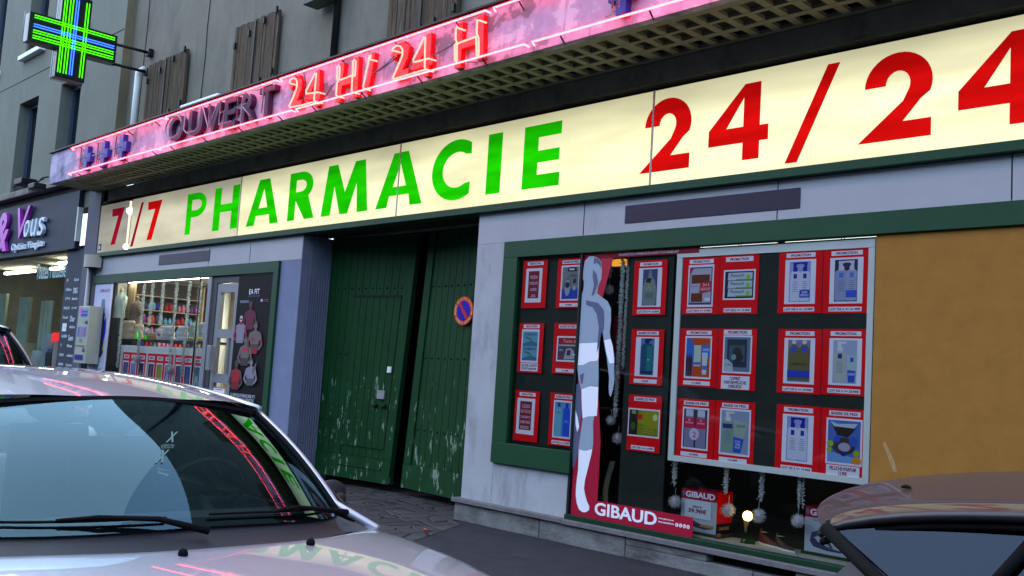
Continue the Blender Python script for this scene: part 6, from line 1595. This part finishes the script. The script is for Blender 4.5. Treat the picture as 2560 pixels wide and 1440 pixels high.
    for k in range(25):
        a = 2 * math.pi * k / 24; sw.append(T((c0[0] + .075 * math.sin(a), c0[1] + .185 * math.cos(a), c0[2] + .17 * math.sin(a))))
    s_ = MB().tube(sw, .013, M_CPL, 8); s_.tube([T(c0), T((-3.62, .36, .72))], .03, M_CPL, 8); s_.tube([T((c0[0], .19, .8)), T((c0[0], .53, .8))], .012, M_CPL, 6); s_.build('steering_wheel', R0)
    MB().sphere(T((-3.82, .0, 1.155)), .10, M_CPL, 12, (.25, 1.1, .32)).build('rear_view_mirror', R0)
    return R0, T, WS, hood_z, Hx
CAR, CT, WS, hoodz, Hx = build_car('silver hatchback parked at the kerb, neon sign mirrored in its windscreen', M_SILV, 0.0, -4.80)
def decal(name, t0, t1, s0, s1, m, off=-.008):
    rows = [[CT(WS(lerp(t0, t1, j / 4), lerp(s0, s1, i / 4), off)) for j in range(5)] for i in range(5)]
    return MB().grid(rows, m).build(name, CAR)
decal('windscreen_sticker', -.985, -.90, .12, .27, pl('sticker_green', (120, 190, 150), rough=.6), .002)
decal('windscreen_sticker', -.985, -.885, .29, .42, pl('sticker_pale', (150, 200, 180), rough=.6), .002)
M_XS = pl('pale_sticker_print', (130, 160, 150), rough=.6)
xs = MB()
def onws(t0, s0, wt, ws):
    def fn(p): return CT(WS(t0 + p[0] * wt + p[2] * .20, s0 + p[2] * ws, .003))
    return fn
for z0, sh in ((.62, 0), (.0, 0)): xs.text('X', .2, .8, z0, z0 + .38, 0, .001, M_XS, .03, onws(-.16, .40, .075, .25))
xs.text('VERSION', .0, 1.0, .42, .56, 0, .001, M_XS, .0, onws(-.16, .40, .075, .25))
xs.build('version_sticker', CAR)
M_DKCAR = paint('dark_car_paint', (.012, .013, .018), .3, .4)
build_car('black car parked directly behind the silver hatchback', M_DKCAR, -4.50, -4.47, .34, detail=False)

# grey car at the right edge, its roof end and rear side window in view
M_GREY = paint('grey_brown_car_paint', (.020, .016, .020), 0.0, .5, .33)
GCAR = empty('parked_car', (.4, -4.45, -.13), 'dark grey car at the right edge with a rounded roof end', 'car')
YS = -5.10; YC = -4.44; HWD = YC - YS
zp = curve([(0, 1.206), (.12, 1.234), (.26, 1.254), (.5, 1.275), (1.0, 1.30), (1.8, 1.30), (2.3, 1.262), (2.6, 1.21)])
def xr_(v): return -.69 - .22 * (1 - abs(v) ** 2)
rows = []
for i in range(41):
    s = (i / 40) ** 1.6; r = []
    for j in range(33):
        v = -1 + 2 * j / 32; x = lerp(xr_(v), 1.9, s); d = x - xr_(v)
        r.append((x, YC + v * HWD, zp(d) - .012 * math.exp(-d / .02) + .006 * (1 - v * v) - (.006 if abs(v) == 1 else 0)))
    rows.append(r)
MB().grid(rows, M_GREY).build('roof', GCAR)
rl = [(x, YS - .004, zp(x + .69) - .012 - .010 * math.exp(-(x + .69) / .03)) for x in [-.69 + .04 * k for k in range(65)]]
MB().tube(rl, .007, M_GREY, 10).build('roof_edge', GCAR)
MB().tube([(p[0], p[1] + .004, p[2] - .013) for p in rl], .005, M_RUB, 8).build('window_seal', GCAR)
MB().tube([(p[0], 2 * YC - p[1], p[2]) for p in rl], .009, M_GREY, 10).build('roof_edge', GCAR)
def side(z): return YS + .006 - (1.24 - z) * .42 if z > .8 else YS + .006 - .44 * .42
def P3(x, z, off=0.0): return (x, side(z) + off, z)
def G3(px, py):   # point on the leaning flank
    y = YS
    for _ in range(12):
        x, z = F(px, py, y); y = side(z)
    return (x, z)
tip = G3(2068, 1308); d1 = G3(2215, 1440); e1 = G3(2560, 1377); e2 = G3(2503, 1440)
sl1 = (d1[1] - tip[1]) / (d1[0] - tip[0]); xb = d1[0] + (.80 - d1[1]) / sl1
# body flank below the slanting window line
ps_ = [G3(2057, 1303), G3(2062, 1335), G3(2110, 1387), G3(2127, 1402), G3(2085, 1440), (-.80, 1.0), (-.95, .80)]
fk = MB()
def wl_x(z): return tip[0] + (z - tip[1]) / sl1
fk.grid([[P3(lerp(x, max(x + .002, wl_x(z)), q / 6), z) for q in range(7)] for x, z in ps_], M_GREY)
fk.grid([[P3(lerp(x0_, x1_, q / 12), z) for q in range(13)] for x0_, x1_, z in ((-.95, 1.9, .80), (-.98, 2.2, .74), (-1.04, 2.9, .6), (-1.05, 2.95, .4), (-1.04, 2.9, .2))], M_GREY)
fk.build('side_panel', GCAR)
fk2 = MB(); fk2.v = [(x, 2 * YC - y, z) for x, y, z in fk.v]; fk2.f = [f[::-1] for f in fk.f]; fk2.m = fk.m; fk2.mats = fk.mats; fk2.sm = fk.sm; fk2.build('side_panel', GCAR)
rt = [[(x, y, z) for y in (side(z), YC - .3, YC, YC + .3, 2 * YC - side(z))] for x, z in ps_ + [(-1.06, .55), (-1.05, .2)]]
for r in rt:
    for k, b_ in ((1, .06), (2, .08), (3, .06)): r[k] = (r[k][0] - b_, r[k][1], r[k][2])
MB().grid(rt, M_GREY).build('tailgate', GCAR)
ft = [[(x, y, z) for y in (side(z), YC, 2 * YC - side(z))] for x, z in ((1.9, .80), (2.2, .745), (2.95, .62), (3.0, .4), (2.9, .2))]
MB().grid(ft, M_GREY).build('hood', GCAR)
M_SKYG = glass('grey_car_side_glass', (.04, .05, .06), 1.5, 1.2, 0.0, (.55, .75, 1))
gl_ = MB()
top = [(x, zp(x + .69) - .021) for x in (-.66, -.5, -.3, 0, .4, .8, 1.2, 1.6)]
gp = [tip, d1, (xb, .80), (1.9, .80)] + top[::-1]
bmx = bmesh.new(); vs = [bmx.verts.new(P3(x, z, .006)) for x, z in gp]; fcs = bmx.faces.new(vs); bmesh.ops.triangulate(bmx, faces=[fcs]); bmx.verts.index_update()
gl_.add([tuple(v.co) for v in bmx.verts], [tuple(v.index for v in f.verts) for f in bmx.faces], M_SKYG); bmx.free()
gl_.build('side_window', GCAR)
g2 = MB(); g2.v = [(x, 2 * YC - y, z) for x, y, z in gl_.v]; g2.f = gl_.f; g2.m = gl_.m; g2.mats = gl_.mats; g2.sm = gl_.sm; g2.build('side_window', GCAR)
def bar(a, b, r): return MB().tube([P3(a[0], a[1], -.002), P3((a[0] + b[0]) / 2, (a[1] + b[1]) / 2, -.003), P3(b[0], b[1], -.002)], r, M_RUB, 8)
bm1, bm2 = G3(2064, 1318), G3(2190, 1440)
bar(bm1, (bm2[0] + .5, bm2[1] + .5 * (bm2[1] - bm1[1]) / (bm2[0] - bm1[0])), .0095).build('window_seal', GCAR)
k_ = (e2[1] - e1[1]) / (e2[0] - e1[0])
bar((e1[0] + .006, e1[1] + .006 * k_), (e2[0] - .03, e2[1] - .03 * k_), .0075).build('window_divider', GCAR)
bx('cabin_floor', -.9, 2.2, YS - .1, 2 * YC - YS + .1, .15, .2, M_TRIM, GCAR)
for x in (.35, 1.35):
    for v in (-.35, .35):
        MB().box(x - .25, x + .2, YC + v - .23, YC + v + .23, .2, .5, M_TRIM).box(x - .3, x - .18, YC + v - .22, YC + v + .22, .5, 1.02, M_TRIM).build('seat', GCAR, .03)
for x in (-.42, 2.15):
    for sg in (-1, 1):
        c = (x, YC + sg * .80, .155); wl_ = MB().lathe([(.17, sg * .09), (.27, sg * .09), (.285, sg * .06), (.285, -sg * .08), (.1, -sg * .08)], c, M_TYRE, 26, 'y').build('wheel', GCAR)
        MB().lathe([(.001, sg * .098), (.05, sg * .1), (.16, sg * .085), (.175, sg * .095)], c, M_RIM, 20, 'y').build('rim', wl_)
rows = [[(lerp(1.9, 2.0, 0) + q * .0 + a, YC + v * HWD, z) for v in (-1, -.5, 0, .5, 1)] for a, z, q in ((0, 1.29, 0), (.25, 1.05, 0), (.5, .78, 0))]
MB().grid(rows, M_SKYG).build('windscreen', GCAR)
MB().lathe([(.008, 0), (.007, .003), (.003, .005)], (-.66, -4.90, 1.243), M_RUB, 10).build('aerial_base', GCAR)
